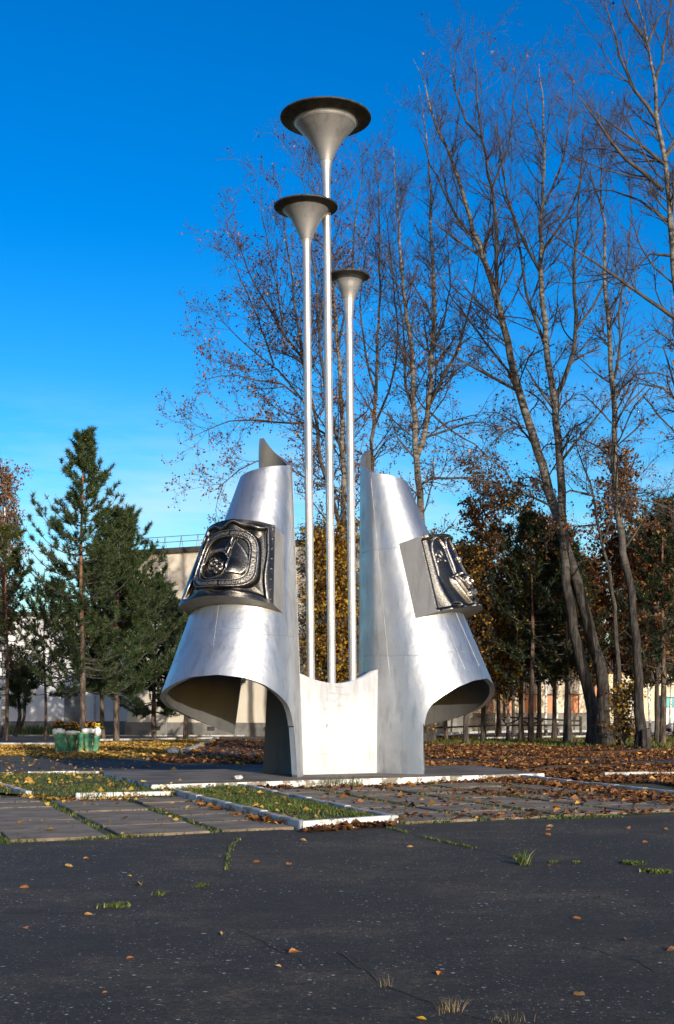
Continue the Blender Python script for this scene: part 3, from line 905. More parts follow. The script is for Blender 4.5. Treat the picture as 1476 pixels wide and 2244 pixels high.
def left_relief(x, y):
    wob = 0.05 * np.sin(x * 7.0 + 1.0) + 0.03 * np.sin(x * 12 + 2)
    wob2 = 0.03 * np.sin(y * 5.0 + 0.4)
    ex = 1 - abs(x) + wob2 * 0.6; ey_t = 1 - y + wob; ey_b = 1 + y + 0.7 * wob
    e = np.minimum(np.minimum(ex, ey_t), ey_b)
    h = 0.085 * (1 - sstep(0.07, 0.20, e)) + 0.03 * np.exp(-((e - 0.13) / 0.035) ** 2)
    h += 0.040 * np.sin(x * 9 + y * 2.2) * np.exp(-((e - 0.2) / 0.13) ** 2)         # cloth folds
    h += 0.05 * np.exp(-((x + .80 - .05 * y) / .035) ** 2) * sstep(-.95, -.6, y) * sstep(.5, .2, y)
    h += bumpy(x, y, -0.80, 0.60, 0.12, 0.17, 0.07)
    q = (abs(x / 0.72) ** 3.6 + abs((y + 0.02) / 0.74) ** 3.6) ** (1 / 3.6)
    band = sstep(1.05, 0.99, q)
    h = h * (1 - band) + band * 0.075
    h += band * 0.03 * np.exp(-((q - 0.985) / 0.018) ** 2) + band * 0.028 * np.exp(-((q - 0.775) / 0.016) ** 2)
    inner = sstep(0.76, 0.73, q)
    h -= inner * 0.05
    # banner with a swept edge, pole and folds
    pole = seg_dist(x, y, 0.12, 0.50, -0.02, -0.22)
    h += inner * 0.075 * sstep(0.075, 0.045, pole)
    sweep = (x > 0.13) & (x < 0.13 + 0.42 * np.sin(np.clip((0.52 - y) / 1.0, 0, 1) * math.pi * 0.8)) & (y > -0.40)
    h += inner * np.where(sweep, 0.05 + 0.03 * (x - 0.1), 0)
    h += inner * 0.05 * sstep(0.30, 0.0, np.hypot((x - 0.22) / 0.9, (y + 0.30)))
    # round medallion with two children's heads
    rc = np.hypot((x + 0.20), (y + 0.16) * 0.96)
    med = sstep(0.335, 0.315, rc)
    h += inner * 0.04 * np.exp(-((rc - 0.335) / 0.020) ** 2)
    h = h * (1 - med) + med * -0.035
    h += med * np.maximum(face(x, y, -0.30, -0.10, 0.185, 0.18), face(x, y, -0.105, -0.22, 0.180, -0.30))
    # fixing bolts along the edge
    for by in np.linspace(-0.9, 0.9, 8):
        h += bumpy(x, y, 0.965, by, 0.018, 0.020, 0.02)
    return h

def right_relief(x, y):
    h = 0.03 * (1 - sstep(0.03, 0.10, 1 - abs(x))) + 0.06 * (1 - sstep(0.04, 0.14, 1 - y)) + 0.05 * (1 - sstep(0.02, 0.10, 1 + y))
    # wide drapery folds falling from two arches
    fold = x + 0.30 - 0.16 * (y < 0) * (-y) ** 1.5
    h += 0.035 * np.exp(-((x + 0.80 - 0.22 * np.clip(-y, 0, 1) ** 2) / 0.10) ** 2)
    h += 0.07 * np.exp(-((x + 0.40 - 0.45 * np.clip(0.1 - y, 0, 1) ** 1.5) / 0.075) ** 2) * sstep(0.1, -0.3, y)
    h += 0.055 * np.exp(-((x + 0.12 - 0.5 * np.clip(0.0 - y, 0, 1) ** 1.6) / 0.07) ** 2) * sstep(0.0, -0.35, y)
    for cx, w in ((-0.42, 0.26), (0.22, 0.26)):
        q = np.where(y > 0.55, np.hypot((x - cx) / w, (y - 0.55) / 0.34), abs(x - cx) / w)
        ins = sstep(1.05, 0.95, q) * sstep(-0.35, -0.05, y)
        h -= 0.055 * ins
        h += 0.045 * np.exp(-((q - 1.06) / 0.06) ** 2) * sstep(-0.2, 0.1, y)
    # sickle and hammer emblem in the first arch
    ex, ey = x + 0.44, (y - 0.46)
    rr_ = np.hypot(ex, ey)
    ang = np.arctan2(ey, ex)
    thick = 0.030 + 0.020 * np.cos(ang + 0.5)
    sick = (abs(rr_ - 0.125) < np.maximum(thick, 0.008)) & ~((ang > 1.75) & (ang < 3.6)) & ~((ang < -2.45))
    ham = (seg_dist(ex, ey, -0.085, 0.06, 0.085, -0.13) < 0.020) | (seg_dist(ex, ey, -0.115, 0.02, -0.03, 0.09) < 0.036)
    hand = (seg_dist(ex, ey, -0.09, -0.10, -0.135, -0.165) < 0.022) | (seg_dist(ex, ey, 0.09, -0.11, 0.135, -0.175) < 0.022)
    h += np.where(sick | ham | hand, 0.07, 0)
    # flame-like tongue, open book edge, portrait head, ribbon
    h += 0.06 * sstep(0.055, 0.03, abs(x - 0.16 + 0.07 * np.sin(y * 8))) * sstep(-0.16, -0.10, y) * sstep(0.42, 0.2, y)
    h += 0.05 * sstep(0.04, 0.02, seg_dist(x, y, 0.34, -0.05, 0.30, 0.35))
    h += 0.055 * sstep(0.035, 0.02, seg_dist(x, y, -0.22, -0.14, 0.32, -0.06))
    h += 0.055 * sstep(0.035, 0.02, seg_dist(x, y, 0.02, -0.14, 0.30, -0.47))
    h += 0.045 * sstep(0.03, 0.015, seg_dist(x, y, 0.45, 0.42, 0.70, -0.10))
    h = np.maximum(h, face(x, y, 0.47, -0.30, 0.22, 0.15) * 1.15 * (np.hypot((x - .47) / .3, (y + .3) / .34) < 1))
    rb = seg_dist(x, y, 0.14, -0.66, 0.72, -0.55)
    h = np.where(rb < 0.075, np.maximum(h, 0.075 + 0.02 * (rb > 0.058)), h)
    h -= 0.05 * sstep(1.0, 0.7, np.hypot((x - 0.45) / 0.30, (y + 0.80) / 0.11))
    h -= 0.05 * sstep(1.0, 0.7, np.hypot((x + 0.45) / 0.22, (y + 0.95) / 0.12))
    return h

def plaque(s, relief, label):
    f = plaque_front(s)
    n = 230
    xs, ys = np.linspace(-1, 1, n), np.linspace(-1, 1, n)
    X, Y = np.meshgrid(xs, ys, indexing='ij')
    H = relief(X, Y)
    P = f(X, Y, H)
    i = np.arange(n * n).reshape(n, n)
    Q = np.stack([i[:-1, :-1], i[1:, :-1], i[1:, 1:], i[:-1, 1:]], -1).reshape(-1, 4)
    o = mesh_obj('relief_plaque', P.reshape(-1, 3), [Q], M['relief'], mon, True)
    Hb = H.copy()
    for _ in range(14):                                   # local mean height; what stands above it gets the painted highlight
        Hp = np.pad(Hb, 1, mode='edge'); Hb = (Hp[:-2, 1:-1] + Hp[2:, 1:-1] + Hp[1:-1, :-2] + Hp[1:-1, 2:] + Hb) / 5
    ridge_highlight = np.clip((H - Hb) / 0.020, 0, 1)
    at_ = o.data.attributes.new('ridge_highlight', 'FLOAT', 'POINT'); at_.data.foreach_set('value', ridge_highlight.ravel().astype(np.float32))
    tag(o, label)
    # casing: four walls back to the curled sheet
    V, Fq, off = [], [], 0
    def wall(edge_x, edge_y, back):
        nonlocal off
        A = f(edge_x, edge_y, relief(np.asarray(edge_x), np.asarray(edge_y)))
        B = f(edge_x, edge_y, 0.0)
        d = f(edge_x, edge_y, -1.0) - B                   # one metre inwards
        B2 = B + d * np.asarray(back)[:, None]
        m = len(A); V.extend([A, B2])
        k = np.arange(m - 1)
        Fq.append(np.stack([off + k, off + k + 1, off + m + k + 1, off + m + k], -1)); off += 2 * m
    t = np.linspace(-1, 1, 60); one = np.ones(60)
    for sx in (-1, 1): wall(sx * one, t, 0.60 * one)
    for sy in (-1, 1): wall(t, sy * one, 0.60 + 0.0 * t ** 2)
    mesh_obj('plaque_casing', np.concatenate(V), [np.concatenate(Fq)], M['casing'], o, False)
    return o, f, relief

def text_on(parent, f, relief, txt, path, size, raise_=0.022, name='lettering'):
    cu = bpy.data.curves.new('t', 'FONT')
    cu.body = txt; cu.size = 1.0; cu.align_x = 'CENTER'; cu.resolution_u = 2; cu.extrude = 0.0
    to = bpy.data.objects.new('t', cu); COL.objects.link(to)
    dg = bpy.context.evaluated_depsgraph_get()
    me = bpy.data.meshes.new_from_object(to.evaluated_get(dg))
    bpy.data.objects.remove(to)
    n = len(me.vertices)
    if n == 0: return
    co = np.zeros(n * 3); me.vertices.foreach_get('co', co); co = co.reshape(-1, 3)
    tris = [tuple(p.vertices) for p in me.polygons]
    w = co[:, 0].max() - co[:, 0].min()
    tt = (co[:, 0] - co[:, 0].min()) / w
    hh = (co[:, 1] - 0.35) * size
    PX, PY, NX, NY = path(tt)
    x = PX + NX * hh; y = PY + NY * hh
    top = f(x, y, relief(PX, PY) + raise_); low = f(x, y, relief(PX, PY) - 0.005)
    bm = bmesh.new()
    tv = [bm.verts.new(p) for p in top]; lv = [bm.verts.new(p) for p in low]
    for t_ in tris:
        try: bm.faces.new([tv[k] for k in t_])
        except ValueError: pass
    bm.edges.ensure_lookup_table()
    bd = [e for e in bm.edges if len(e.link_faces) == 1]
    ix = {v: k for k, v in enumerate(tv)}
    for e in bd:
        a, b = ix[e.verts[0]], ix[e.verts[1]]
        try: bm.faces.new((tv[a], tv[b], lv[b], lv[a]))
        except ValueError: pass
    bmesh.ops.recalc_face_normals(bm, faces=bm.faces[:])
    for v in [v for v in bm.verts if not v.link_faces]: bm.verts.remove(v)
    bm_obj(name, bm, M['relief_light'], parent)['kind'] = 'stuff'

def side_path(kind, t0=-.8, t1=.8):
    """run along one side of the superellipse band (q = 0.88)"""
    def q_side(k):
        return (np.clip(0.88 ** 3.6 - abs(k) ** 3.6, 0, None)) ** (1 / 3.6)
    def f(t):
        k = t0 + (t1 - t0) * t
        if kind == 'left':    # reads upwards
            yy = 0.74 * k; xx = -0.72 * q_side(k); return xx, yy - .02, np.full_like(k, -1.0), 0 * k
        if kind == 'top':
            xx = 0.72 * k; yy = 0.74 * q_side(k); return xx, yy - .02, 0 * k, np.full_like(k, 1.0)
        if kind == 'right':   # reads downwards
            yy = -0.74 * k; xx = 0.72 * q_side(k); return xx, yy - .02, np.full_like(k, 1.0), 0 * k
        xx = 0.72 * k; yy = -0.74 * q_side(k); return xx, yy - .02, 0 * k, np.full_like(k, 1.0)
    return f
def line_path(x0, y0, x1, y1):
    d = np.array([x1 - x0, y1 - y0]); L = np.linalg.norm(d); nn = np.array([-d[1], d[0]]) / L
    return lambda t: (x0 + d[0] * t, y0 + d[1] * t, np.full_like(t, nn[0]), np.full_like(t, nn[1]))

_lr, _rr = left_relief, right_relief
left_relief = lambda x, y: 1.3 * _lr(np.asarray(x), np.asarray(y))
right_relief = lambda x, y: 1.15 * _rr(np.minimum(-1 + (np.asarray(x) + 1) * 1.5, 1.0), np.asarray(y))
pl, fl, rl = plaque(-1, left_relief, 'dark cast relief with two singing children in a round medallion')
text_on(pl, fl, rl, 'ФЕСТИВАЛЬ  МУЗЫ', side_path('left', -.80, .72), 0.105)
text_on(pl, fl, rl, 'КАЛЬНЫХ  ИСКУССТВ', side_path('top', -.72, .78), 0.105)
text_on(pl, fl, rl, 'ДЕТЕЙ  И  ЮНОШЕСТВА', side_path('right', -.74, .80), 0.105)
text_on(pl, fl, rl, '· ПЕРМСКОЙ  ОБЛАСТИ ·', side_path('bottom', -.78, .74), 0.105)
text_on(pl, fl, rl, 'НАШИ ПЕСНИ', line_path(-.46, .22, .02, .22), 0.10)
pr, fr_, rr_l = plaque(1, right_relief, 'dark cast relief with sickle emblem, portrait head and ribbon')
text_on(pr, fr_, rr_l, 'СЛАВА', line_path(-1 + 1.18 / 1.5, -.655, -1 + 1.68 / 1.5, -.56), 0.13)

# ------------------------------------------------------------------ buildings
def wall_block(name, p0, p1, z0, z1, thick, mat, parent):
    """wall from plan point p0 to p1, front face on that line"""
    p0, p1 = np.asarray(p0, float), np.asarray(p1, float)
    d = p1 - p0; L = np.linalg.norm(d); d /= L
    nn = np.array([-d[1], d[0]])
    if nn[1] < 0: nn = -nn
    c = (p0 + p1) / 2 + nn * thick / 2
    return box(name, (c[0], c[1], (z0 + z1) / 2), (L, thick, z1 - z0), mat, parent, math.atan2(d[1], d[0]))

def pw(px, d): return np.array([(px - XC) * d / F, d])

# cream hall behind the monument
hall = empty('cream_hall', (*pw(280, 88.5), 0))
tag(hall, 'windowless cream hall with a roof railing, behind the pines and the monument', 'building')
def H_(o, parent):      # keep world placement under a placed empty
    o.parent = parent
    o.matrix_parent_inverse = Matrix.Translation(parent.location).inverted()
    return o
h0, h1 = pw(278, 88.5), pw(800, 81.0)
H_(wall_block('wall', h0, h1, 0.9, 12.2, 14.0, M['cream_wall'], None), hall)
dh = (h1 - h0) / np.linalg.norm(h1 - h0); nh = np.array([dh[1], -dh[0]])
if nh[1] > 0: nh = -nh
H_(wall_block('plinth', h0 + nh * .12 - dh * .12, h1 + nh * .12 + dh * .12, 0, 0.9, 14.2, M['plinth'], None), hall)
H_(wall_block('roof_edge', h0 + nh * .2 - dh * .2, h1 + nh * .2 + dh * .2, 12.2, 12.55, 14.4, M['roof_cap'], None), hall)
rail = empty('roof_railing'); H_(rail, hall)
Lh = np.linalg.norm(h1 - h0)
def bar(name, a, b, r, mat, parent, sides=6):
    V, Q = tubes(np.array([[a, b]]), np.full((1, 2), r), sides)
    o = mesh_obj(name, V, [Q], mat, None)
    H_(o, parent) if parent and parent.parent is None else None
    if parent and parent.parent is not None:
        o.parent = parent
        o.matrix_parent_inverse = Matrix.Translation(parent.parent.location).inverted() @ Matrix.Translation(parent.parent.location)
    return o
def raw_bar(name, a, b, r, mat, parent=None, sides=6):
    V, Q = tubes(np.array([[a, b]]), np.full((1, 2), r), sides)
    return mesh_obj(name, V, [Q], mat, parent)
bpy.data.objects.remove(rail)
for k in range(14):
    c = h0 + dh * (0.4 + k * 1.08 * 0.98 * Lh / 14.6) + nh * -0.1
    for dd in (-0.13, 0.13):
        q = c + dh * dd
        H_(raw_bar('railing_post', (q[0], q[1], 12.55), (c[0], c[1], 13.35), 0.022, M['steel']), hall)
for zz in (12.98, 13.35):
    a, b = h0 - nh * .1, h1 - nh * .1
    H_(raw_bar('railing_rail', (a[0], a[1], zz), (b[0], b[1], zz), 0.022, M['steel']), hall)
c = h0 + dh * 3.2 + nh * .05
H_(box('drainpipe', (c[0], c[1], 6.0), (0.14, 0.14, 12.0), M['steel'], None, 0, 0.02), hall)
for k in range(5):
    c = h0 + dh * (2.5 + k * 4.2) + nh * .14
    H_(box('plinth_vent', (c[0], c[1], .5), (0.5, 0.08, 0.25), M['roof_cap'], None, math.atan2(dh[1], dh[0])), hall)

# white wing on the left, set further back
wing = empty('white_wing', (*pw(0, 98), 0))
tag(wing, 'long white building wing behind the leftmost trees, grey plinth', 'building')
w0, w1 = pw(-420, 96.5), pw(300, 98.5)
H_(wall_block('wall', w0, w1, 0.9, 8.8, 12.0, M['white_wall'], None), wing)
H_(wall_block('plinth', w0 - (0, .12), w1 - (0, .12), 0, 0.9, 12.2, M['plinth'], None), wing)
H_(wall_block('roof_edge', w0 - (0, .22), w1 - (0, .22), 8.8, 9.1, 12.4, M['roof_cap'], None), wing)
H_(box('wall_shelf', (*(pw(26, 96.0)), 5.0), (0.7, 0.35, 0.12), M['plinth'], None), wing)
H_(box('drainpipe', (*(pw(207, 97.9)), 4.5), (0.13, 0.13, 8.6), M['steel'], None), wing)
H_(box('doorway', (*(pw(158, 97.9)), 2.1), (1.2, 0.12, 2.6), M['plinth'], None, 0, .02), wing)

# orange building on the right, pilasters and boarded windows
ob = empty('orange_building', (*pw(1100, 104), 0))
tag(ob, 'low orange and cream building with grey plinth, seen between the trunks on the right', 'building')
o0, o1 = pw(860, 101), pw(1315, 106)
H_(wall_block('wall', o0, o1, 1.5, 7.2, 10, M['orange_wall'], None), ob)
do = (o1 - o0) / np.linalg.norm(o1 - o0); no = np.array([do[1], -do[0]])
if no[1] > 0: no = -no
H_(wall_block('plinth', o0 + no * .12 - do * .1, o1 + no * .12 + do * .1, 0, 1.5, 10.2, M['plinth'], None), ob)
H_(wall_block('roof_edge', o0 + no * .25 - do * .2, o1 + no * .25 + do * .2, 7.2, 7.5, 10.4, M['roof_cap'], None), ob)
Lo = np.linalg.norm(o1 - o0); azo = math.atan2(do[1], do[0])
for k in range(9):
    c = o0 + do * (1.2 + k * (Lo - 2) / 8.4) + no * .07
    H_(box('pilaster', (c[0], c[1], 4.35), (0.85, 0.2, 5.66), M['cream_pil'], None, azo), ob)
    c2 = o0 + do * (2.2 + k * (Lo - 2) / 8.4) + no * .05
    if k < 8:
        H_(box('boarded_window', (c2[0] , c2[1], 4.3), (0.95, 0.16, 2.5), M['board'], None, azo, 0.015), ob)
        c3 = c2 + no * .10
        H_(box('window_sill', (c3[0], c3[1], 3.0), (1.1, 0.26, 0.07), M['roof_cap'], None, azo), ob)
    if k % 3 == 1:
        c4 = c + do * 0.6 + no * .12
        H_(box('drainpipe', (c4[0], c4[1], 4.0), (0.12, 0.12, 6.2), M['roof_cap'], None, azo), ob)

# pale yellow house and low grey wall at the far right
yh = empty('yellow_house', (*pw(1420, 118), 0))
tag(yh, 'pale yellow house behind the rightmost trunks', 'building')
y0, y1 = pw(1316, 118), pw(1700, 116)
H_(wall_block('wall', y0, y1, 0.6, 5.2, 8, M['yellow_wall'], None), yh)
H_(wall_block('plinth', y0 - (0, .1), y1 - (0, .1), 0, 0.6, 8.2, M['plinth'], None), yh)
for k in range(3):
    c = pw(1345 + 52 * k, 117.7)
    w_ = box('window', (c[0], c[1], 2.6), (1.3, 0.12, 1.5), M['white_paint'], None); H_(w_, yh)
    p_ = box('pane', (0, -0.05, 0), (1.1, 0.06, 1.3), M['glass_dark'], w_)
for k in range(8):
    H_(box('siding_board', (*((y0 + y1) / 2 - (0, .04)), 0.95 + k * .5), (np.linalg.norm(y1 - y0), .05, .03), M['cream_pil'], None, math.atan2(*(y1 - y0)[::-1])), yh)
# gable roof
bm = bmesh.new()
za, zb_ = 5.2, 7.6
P4 = [bm.verts.new((*(y0 - (0.4, .5)), za)), bm.verts.new((*(y1 + (.4, -.5)), za)), bm.verts.new((*(y1 + (.4, 8.5)), za)), bm.verts.new((*(y0 + (-.4, 8.5)), za)),
      bm.verts.new((*(y0 + (-.4, 4)), zb_)), bm.verts.new((*(y1 + (.4, 4)), zb_))]
for fq in ((0, 1, 5, 4), (2, 3, 4, 5), (0, 4, 3), (1, 2, 5), (3, 2, 1, 0)): bm.faces.new([P4[i] for i in fq])
H_(bm_obj('roof', bm, M['roof_cap']), yh)
lw = empty('low_wall', (*pw(1425, 92), 0))
tag(lw, 'low grey concrete wall behind the rightmost tree trunk', 'wall')
H_(wall_block('wall_body', pw(1395, 92), pw(1452, 92), 0, 0.95, 0.3, M['plinth'], None), lw)
H_(wall_block('coping', pw(1394, 91.9), pw(1453, 91.9), 0.95, 1.03, 0.4, M['whitewash_worn'], None), lw)

# teal and white kiosk at the right edge
ks = empty('kiosk', (*pw(1500, 100), 0))
tag(ks, 'teal and white kiosk at the right edge, behind the car', 'kiosk')
kc = pw(1500, 100)
H_(box('body', (kc[0], kc[1] + 1.2, 1.2), (3.0, 2.4, 1.5), M['white_paint'], None, 0, .03), ks)
H_(box('lower_band', (kc[0], kc[1] + 1.17, 0.24), (3.04, 2.46, 0.46), M['orange_wall'], None, 0, .02), ks)
H_(box('teal_front', (kc[0], kc[1] + 1.15, 2.35), (3.1, 2.5, 0.8), M['teal'], None, 0, .03), ks)
H_(box('roof', (kc[0], kc[1] + 1.1, 2.82), (3.4, 2.9, 0.12), M['white_paint'], None, 0, .02), ks)
H_(box('hatch', (kc[0], kc[1] - .02, 1.35), (1.6, 0.06, 0.8), M['glass_dark'], None, 0, .01), ks)

# parked car at the right edge, only its nose in the picture
def car():
    x0, yc = pw(1463, 86)
    root = empty('car', (x0, yc, 0))
    tag(root, 'pale grey car at the right edge, only its front end showing', 'car')
    prof = [(0.05, .28), (0.0, .45), (0.03, .66), (0.15, .78), (0.95, .93), (1.15, .96), (1.85, 1.42), (2.2, 1.47), (3.2, 1.45), (3.75, 1.05), (4.15, .98), (4.22, .62), (4.18, .30)]
    bm = bmesh.new()
    sides_ = []
    for yy, inset in ((-0.82, 0), (0.82, 0)):
        ring_ = []
        for (x, z) in prof:
            k = 0.14 if z > 1.0 else (0.02 if z < .4 else 0.0)
            ring_.append(bm.verts.new((x, yy * (1 - k), z)))
        sides_.append(ring_)
    n = len(prof)
    for i in range(n):
        bm.faces.new((sides_[0][i], sides_[0][(i + 1) % n], sides_[1][(i + 1) % n], sides_[1][i]))
    bm.faces.new(sides_[0]); bm.faces.new(sides_[1][::-1])
    bmesh.ops.recalc_face_normals(bm, faces=bm.faces[:])
    bmesh.ops.bevel(bm, geom=bm.edges[:], offset=0.04, segments=2, affect='EDGES')
    bm_obj('body', bm, M['car_paint'], root, True)
    for yy in (-0.745, 0.745):
        for xa, xb, xc_, xd in ((1.35, 1.95, 2.5, 2.5), (2.6, 2.6, 3.15, 3.5)):
            bm = bmesh.new()
            sg = 1 if yy > 0 else -1
            vs = [bm.verts.new((xa if xa < 2 else xa, yy + sg * .06, 1.0)), bm.verts.new((xd, yy + sg * .06, 1.0)), bm.verts.new((xc_, yy + sg * .0, 1.36)), bm.verts.new((xb, yy + sg * .0, 1.36))]
            f_ = bm.faces.new(vs)
            e_ = bmesh.ops.extrude_face_region(bm, geom=[f_])
            for v in e_['geom']:
                if isinstance(v, bmesh.types.BMVert): v.co.y -= sg * .06
            bmesh.ops.recalc_face_normals(bm, faces=bm.faces[:])
            bm_obj('side_window', bm, M['glass_dark'], root)
    box('windscreen', (1.49, 0, 1.20), (0.04, 1.25, 0.62), M['glass_dark'], root, 0, 0.01, (0, math.radians(57), 0))
    box('bumper', (0.02, 0, .42), (0.12, 1.60, 0.2), M['tyre'], root, 0, .03)
    for yy in (-.58, .58):
        box('headlight', (0.05, yy, .66), (0.1, .3, .14), M['chrome'], root, 0, .03)
    for xx in (0.78, 3.35):
        for yy in (-0.74, 0.74):
            bm = bmesh.new()
            bmesh.ops.create_cone(bm, cap_ends=True, segments=24, radius1=.30, radius2=.30, depth=.2, matrix=Matrix.Translation((xx, yy, .30)) @ Matrix.Rotation(math.pi / 2, 4, 'X'))
            bmesh.ops.bevel(bm, geom=[e for e in bm.edges if len(e.link_faces) == 2 and e.calc_face_angle(0) > 1], offset=.03, segments=2, affect='EDGES')
            wh = bm_obj('wheel', bm, M['tyre'], root)
            bm = bmesh.new()
            bmesh.ops.create_cone(bm, cap_ends=True, segments=20, radius1=.19, radius2=.16, depth=.23, matrix=Matrix.Translation((xx, yy, .30)) @ Matrix.Rotation(math.pi / 2, 4, 'X'))
            bm_obj('rim', bm, M['chrome'], wh)
    return root
car()

# timber rail fence on the right
fence = empty('rail_fence', (*pw(1095, 83), 0))
tag(fence, 'dark timber rail fence between the thin trunks on the right', 'fence')
fp = [(932, 84.5), (1095, 83), (1180, 82.4), (1272, 82)]
for i, (px, d) in enumerate(fp):
    p = pw(px, d)
    H_(box('post', (*p, .66), (.20 if i == 1 else .14, .2, 1.32 if i else 1.0), M['dark_wood'], None, 0, .02), fence)
def rail_(a, b): H_(raw_bar('rail', at(*a), at(*b), .055, M['dark_wood'], None, 6), fence)
rail_((932, 1596, 84.5), (1095, 1589, 83)); rail_((1095, 1571, 83), (1272, 1580, 82)); rail_((1095, 1589.5, 83), (1272, 1589.5, 82))
rail_((1097, 1572, 83), (1110, 1588, 82.9)); rail_((1112, 1588, 82.9), (1136, 1576, 82.7)); rail_((1138, 1576, 82.7), (1160, 1588, 82.5)); rail_((1162, 1588, 82.5), (1190, 1579, 82.3))

# ------------------------------------------------------------------ trees
def attach_root(name, label, cat, loc, group=None):
    r = empty(name, loc)
    return tag(r, label, cat, group)

def put(name, parts, mat, root, smooth=False, kind=None):
    V, Fs = join(parts)
    V = V - np.array(root.location)
    o = mesh_obj(name, V, Fs, mat, root, smooth)
    if kind: o['kind'] = kind
    return o

def limb_tree(name, label, d, base_px, limbs, seed, leafs=(0.5, 1.0), bark='bark_poplar', twigs='twig', leaf='leaf_brown', sp=0.6, blen=(1.6, 4.2), zmin=5.0,
              leaf_top=0.6, droop_low=0.35, n_twig=7, n_twiglet=5, leaf_size=0.14, group='tall leaf-bare trees behind the monument', depth_spread=0.5):
    """bare deciduous tree: limbs traced as (radius0, radius1, [(px,py),...]); finer branches grown on them"""
    rng = np.random.default_rng(seed)
    root = attach_root(name, label, 'tree', at(*base_px, d) * np.array([1, 1, 0]), group)
    paths, rads = [], []
    for li, (r0, r1, pts) in enumerate(limbs):
        P = np.array([at(x, y, d) for x, y in pts])
        off0 = 0.0
        if li and paths:
            allp = np.concatenate(paths)
            k = np.argmin(np.hypot(allp[:, 0] - P[0, 0], allp[:, 2] - P[0, 2]))
            off0 = allp[k, 1] - d
        sl = rng.uniform(-depth_spread, depth_spread) if li else rng.uniform(-.06, .06)
        dist = np.concatenate([[0], np.cumsum(np.linalg.norm(np.diff(P, axis=0), axis=1))])
        dy = off0 + sl * dist
        sc_ = (d + dy) / d
        P = np.stack([P[:, 0] * sc_, d + dy, EYE + (P[:, 2] - EYE) * sc_], -1)
        C = catmull(P, 0.7)
        wob = rng.normal(size=C.shape) * 0.035; wob[0] = 0
        C = C + wob
        t = np.linspace(0, 1, len(C))
        rs_ = .62 if li == 0 else .54
        paths.append(C); rads.append((r0 * (1 - t) ** .85 + .018) * rs_)
    trunk, limb_ = [], []
    for li, (C, r) in enumerate(zip(paths, rads)):
        rr2 = r.copy()
        if C[0, 2] < 1.0: rr2[:3] *= np.array([1.5, 1.22, 1.08])[:len(rr2[:3])]
        (limb_ if li and r[0] < .13 else trunk).append(tubes(C[None], rr2[None], 9 if r[0] > .12 else 6))
    put('trunk', trunk, M[bark], root, True)
    for lb in limb_: put('limb', [lb], M['limb'], root, True)
    tw, lv = [], []
    zt = max(C[:, 2].max() for C in paths)
    for C, r in zip(paths, rads):
        L = np.linalg.norm(np.diff(C, axis=0), axis=1).sum()
        hi = C[:, 2] > zmin
        if hi.sum() < 3: continue
        Ch, rh = C[hi], r[hi]
        k = max(2, int(L * hi.mean() / (sp * 1.0)))
        # resample to a single batch row
        B, RB_ = spawn(rng, Ch[None], rh[None], k, 0.02, 0.98, blen[0] * 1.1, blen[1] * 1.3, 1.15, 0.22, 7, 0.0, 0.13, 0.3, 0.42, 0.012)
        # lower branches arch outwards and droop
        low = np.clip(1 - (B[:, 0, 2] - zmin) / (0.45 * (zt - zmin)), 0, 1)
        s_ = np.linspace(0, 1, 7)[None, :]
        B[:, :, 2] -= droop_low * low[:, None] * s_ ** 2 * 3.2
        RB_ = np.minimum(RB_, 0.034)
        T, RT_ = spawn(rng, B, RB_, n_twig, 0.12, 1.0, 0.5, 1.7, 1.0, 0.18, 4, 0.0, 0.16, 0.5, 0.55, 0.007)
        lowT = np.repeat(low, n_twig)
        T[:, :, 2] -= (droop_low * lowT[:, None] * np.linspace(0, 1, 4)[None] ** 2 * 1.3)
        K, RK = spawn(rng, T, RT_, n_twiglet, 0.15, 1.0, 0.25, 0.80, 0.8, 0.15, 3, 0.0, 0.2, 0.6, 0.7, 0.0055)
        tw += [tubes(B, RB_, 4), tubes(T, RT_, 3), tubes(K, RK, 3)]
        tips = np.concatenate([K[:, 1], K[:, 2]])
        frac = np.clip((tips[:, 2] - zmin) / (zt - zmin), 0, 1)
        pr_ = 1.25 * leafs[0] * np.clip(1 - frac / leaf_top, 0.0, 1) + leafs[1] * 0.012
        keep = rng.uniform(size=len(tips)) < pr_
        lv.append(tips[keep] + rng.normal(size=(keep.sum(), 3)) * 0.06)
    put('branches', tw, M[twigs], root)
    lv = np.concatenate(lv)
    if len(lv): put('leaves', [leaf_quads(rng, lv, leaf_size)], M[leaf], root)
    return root

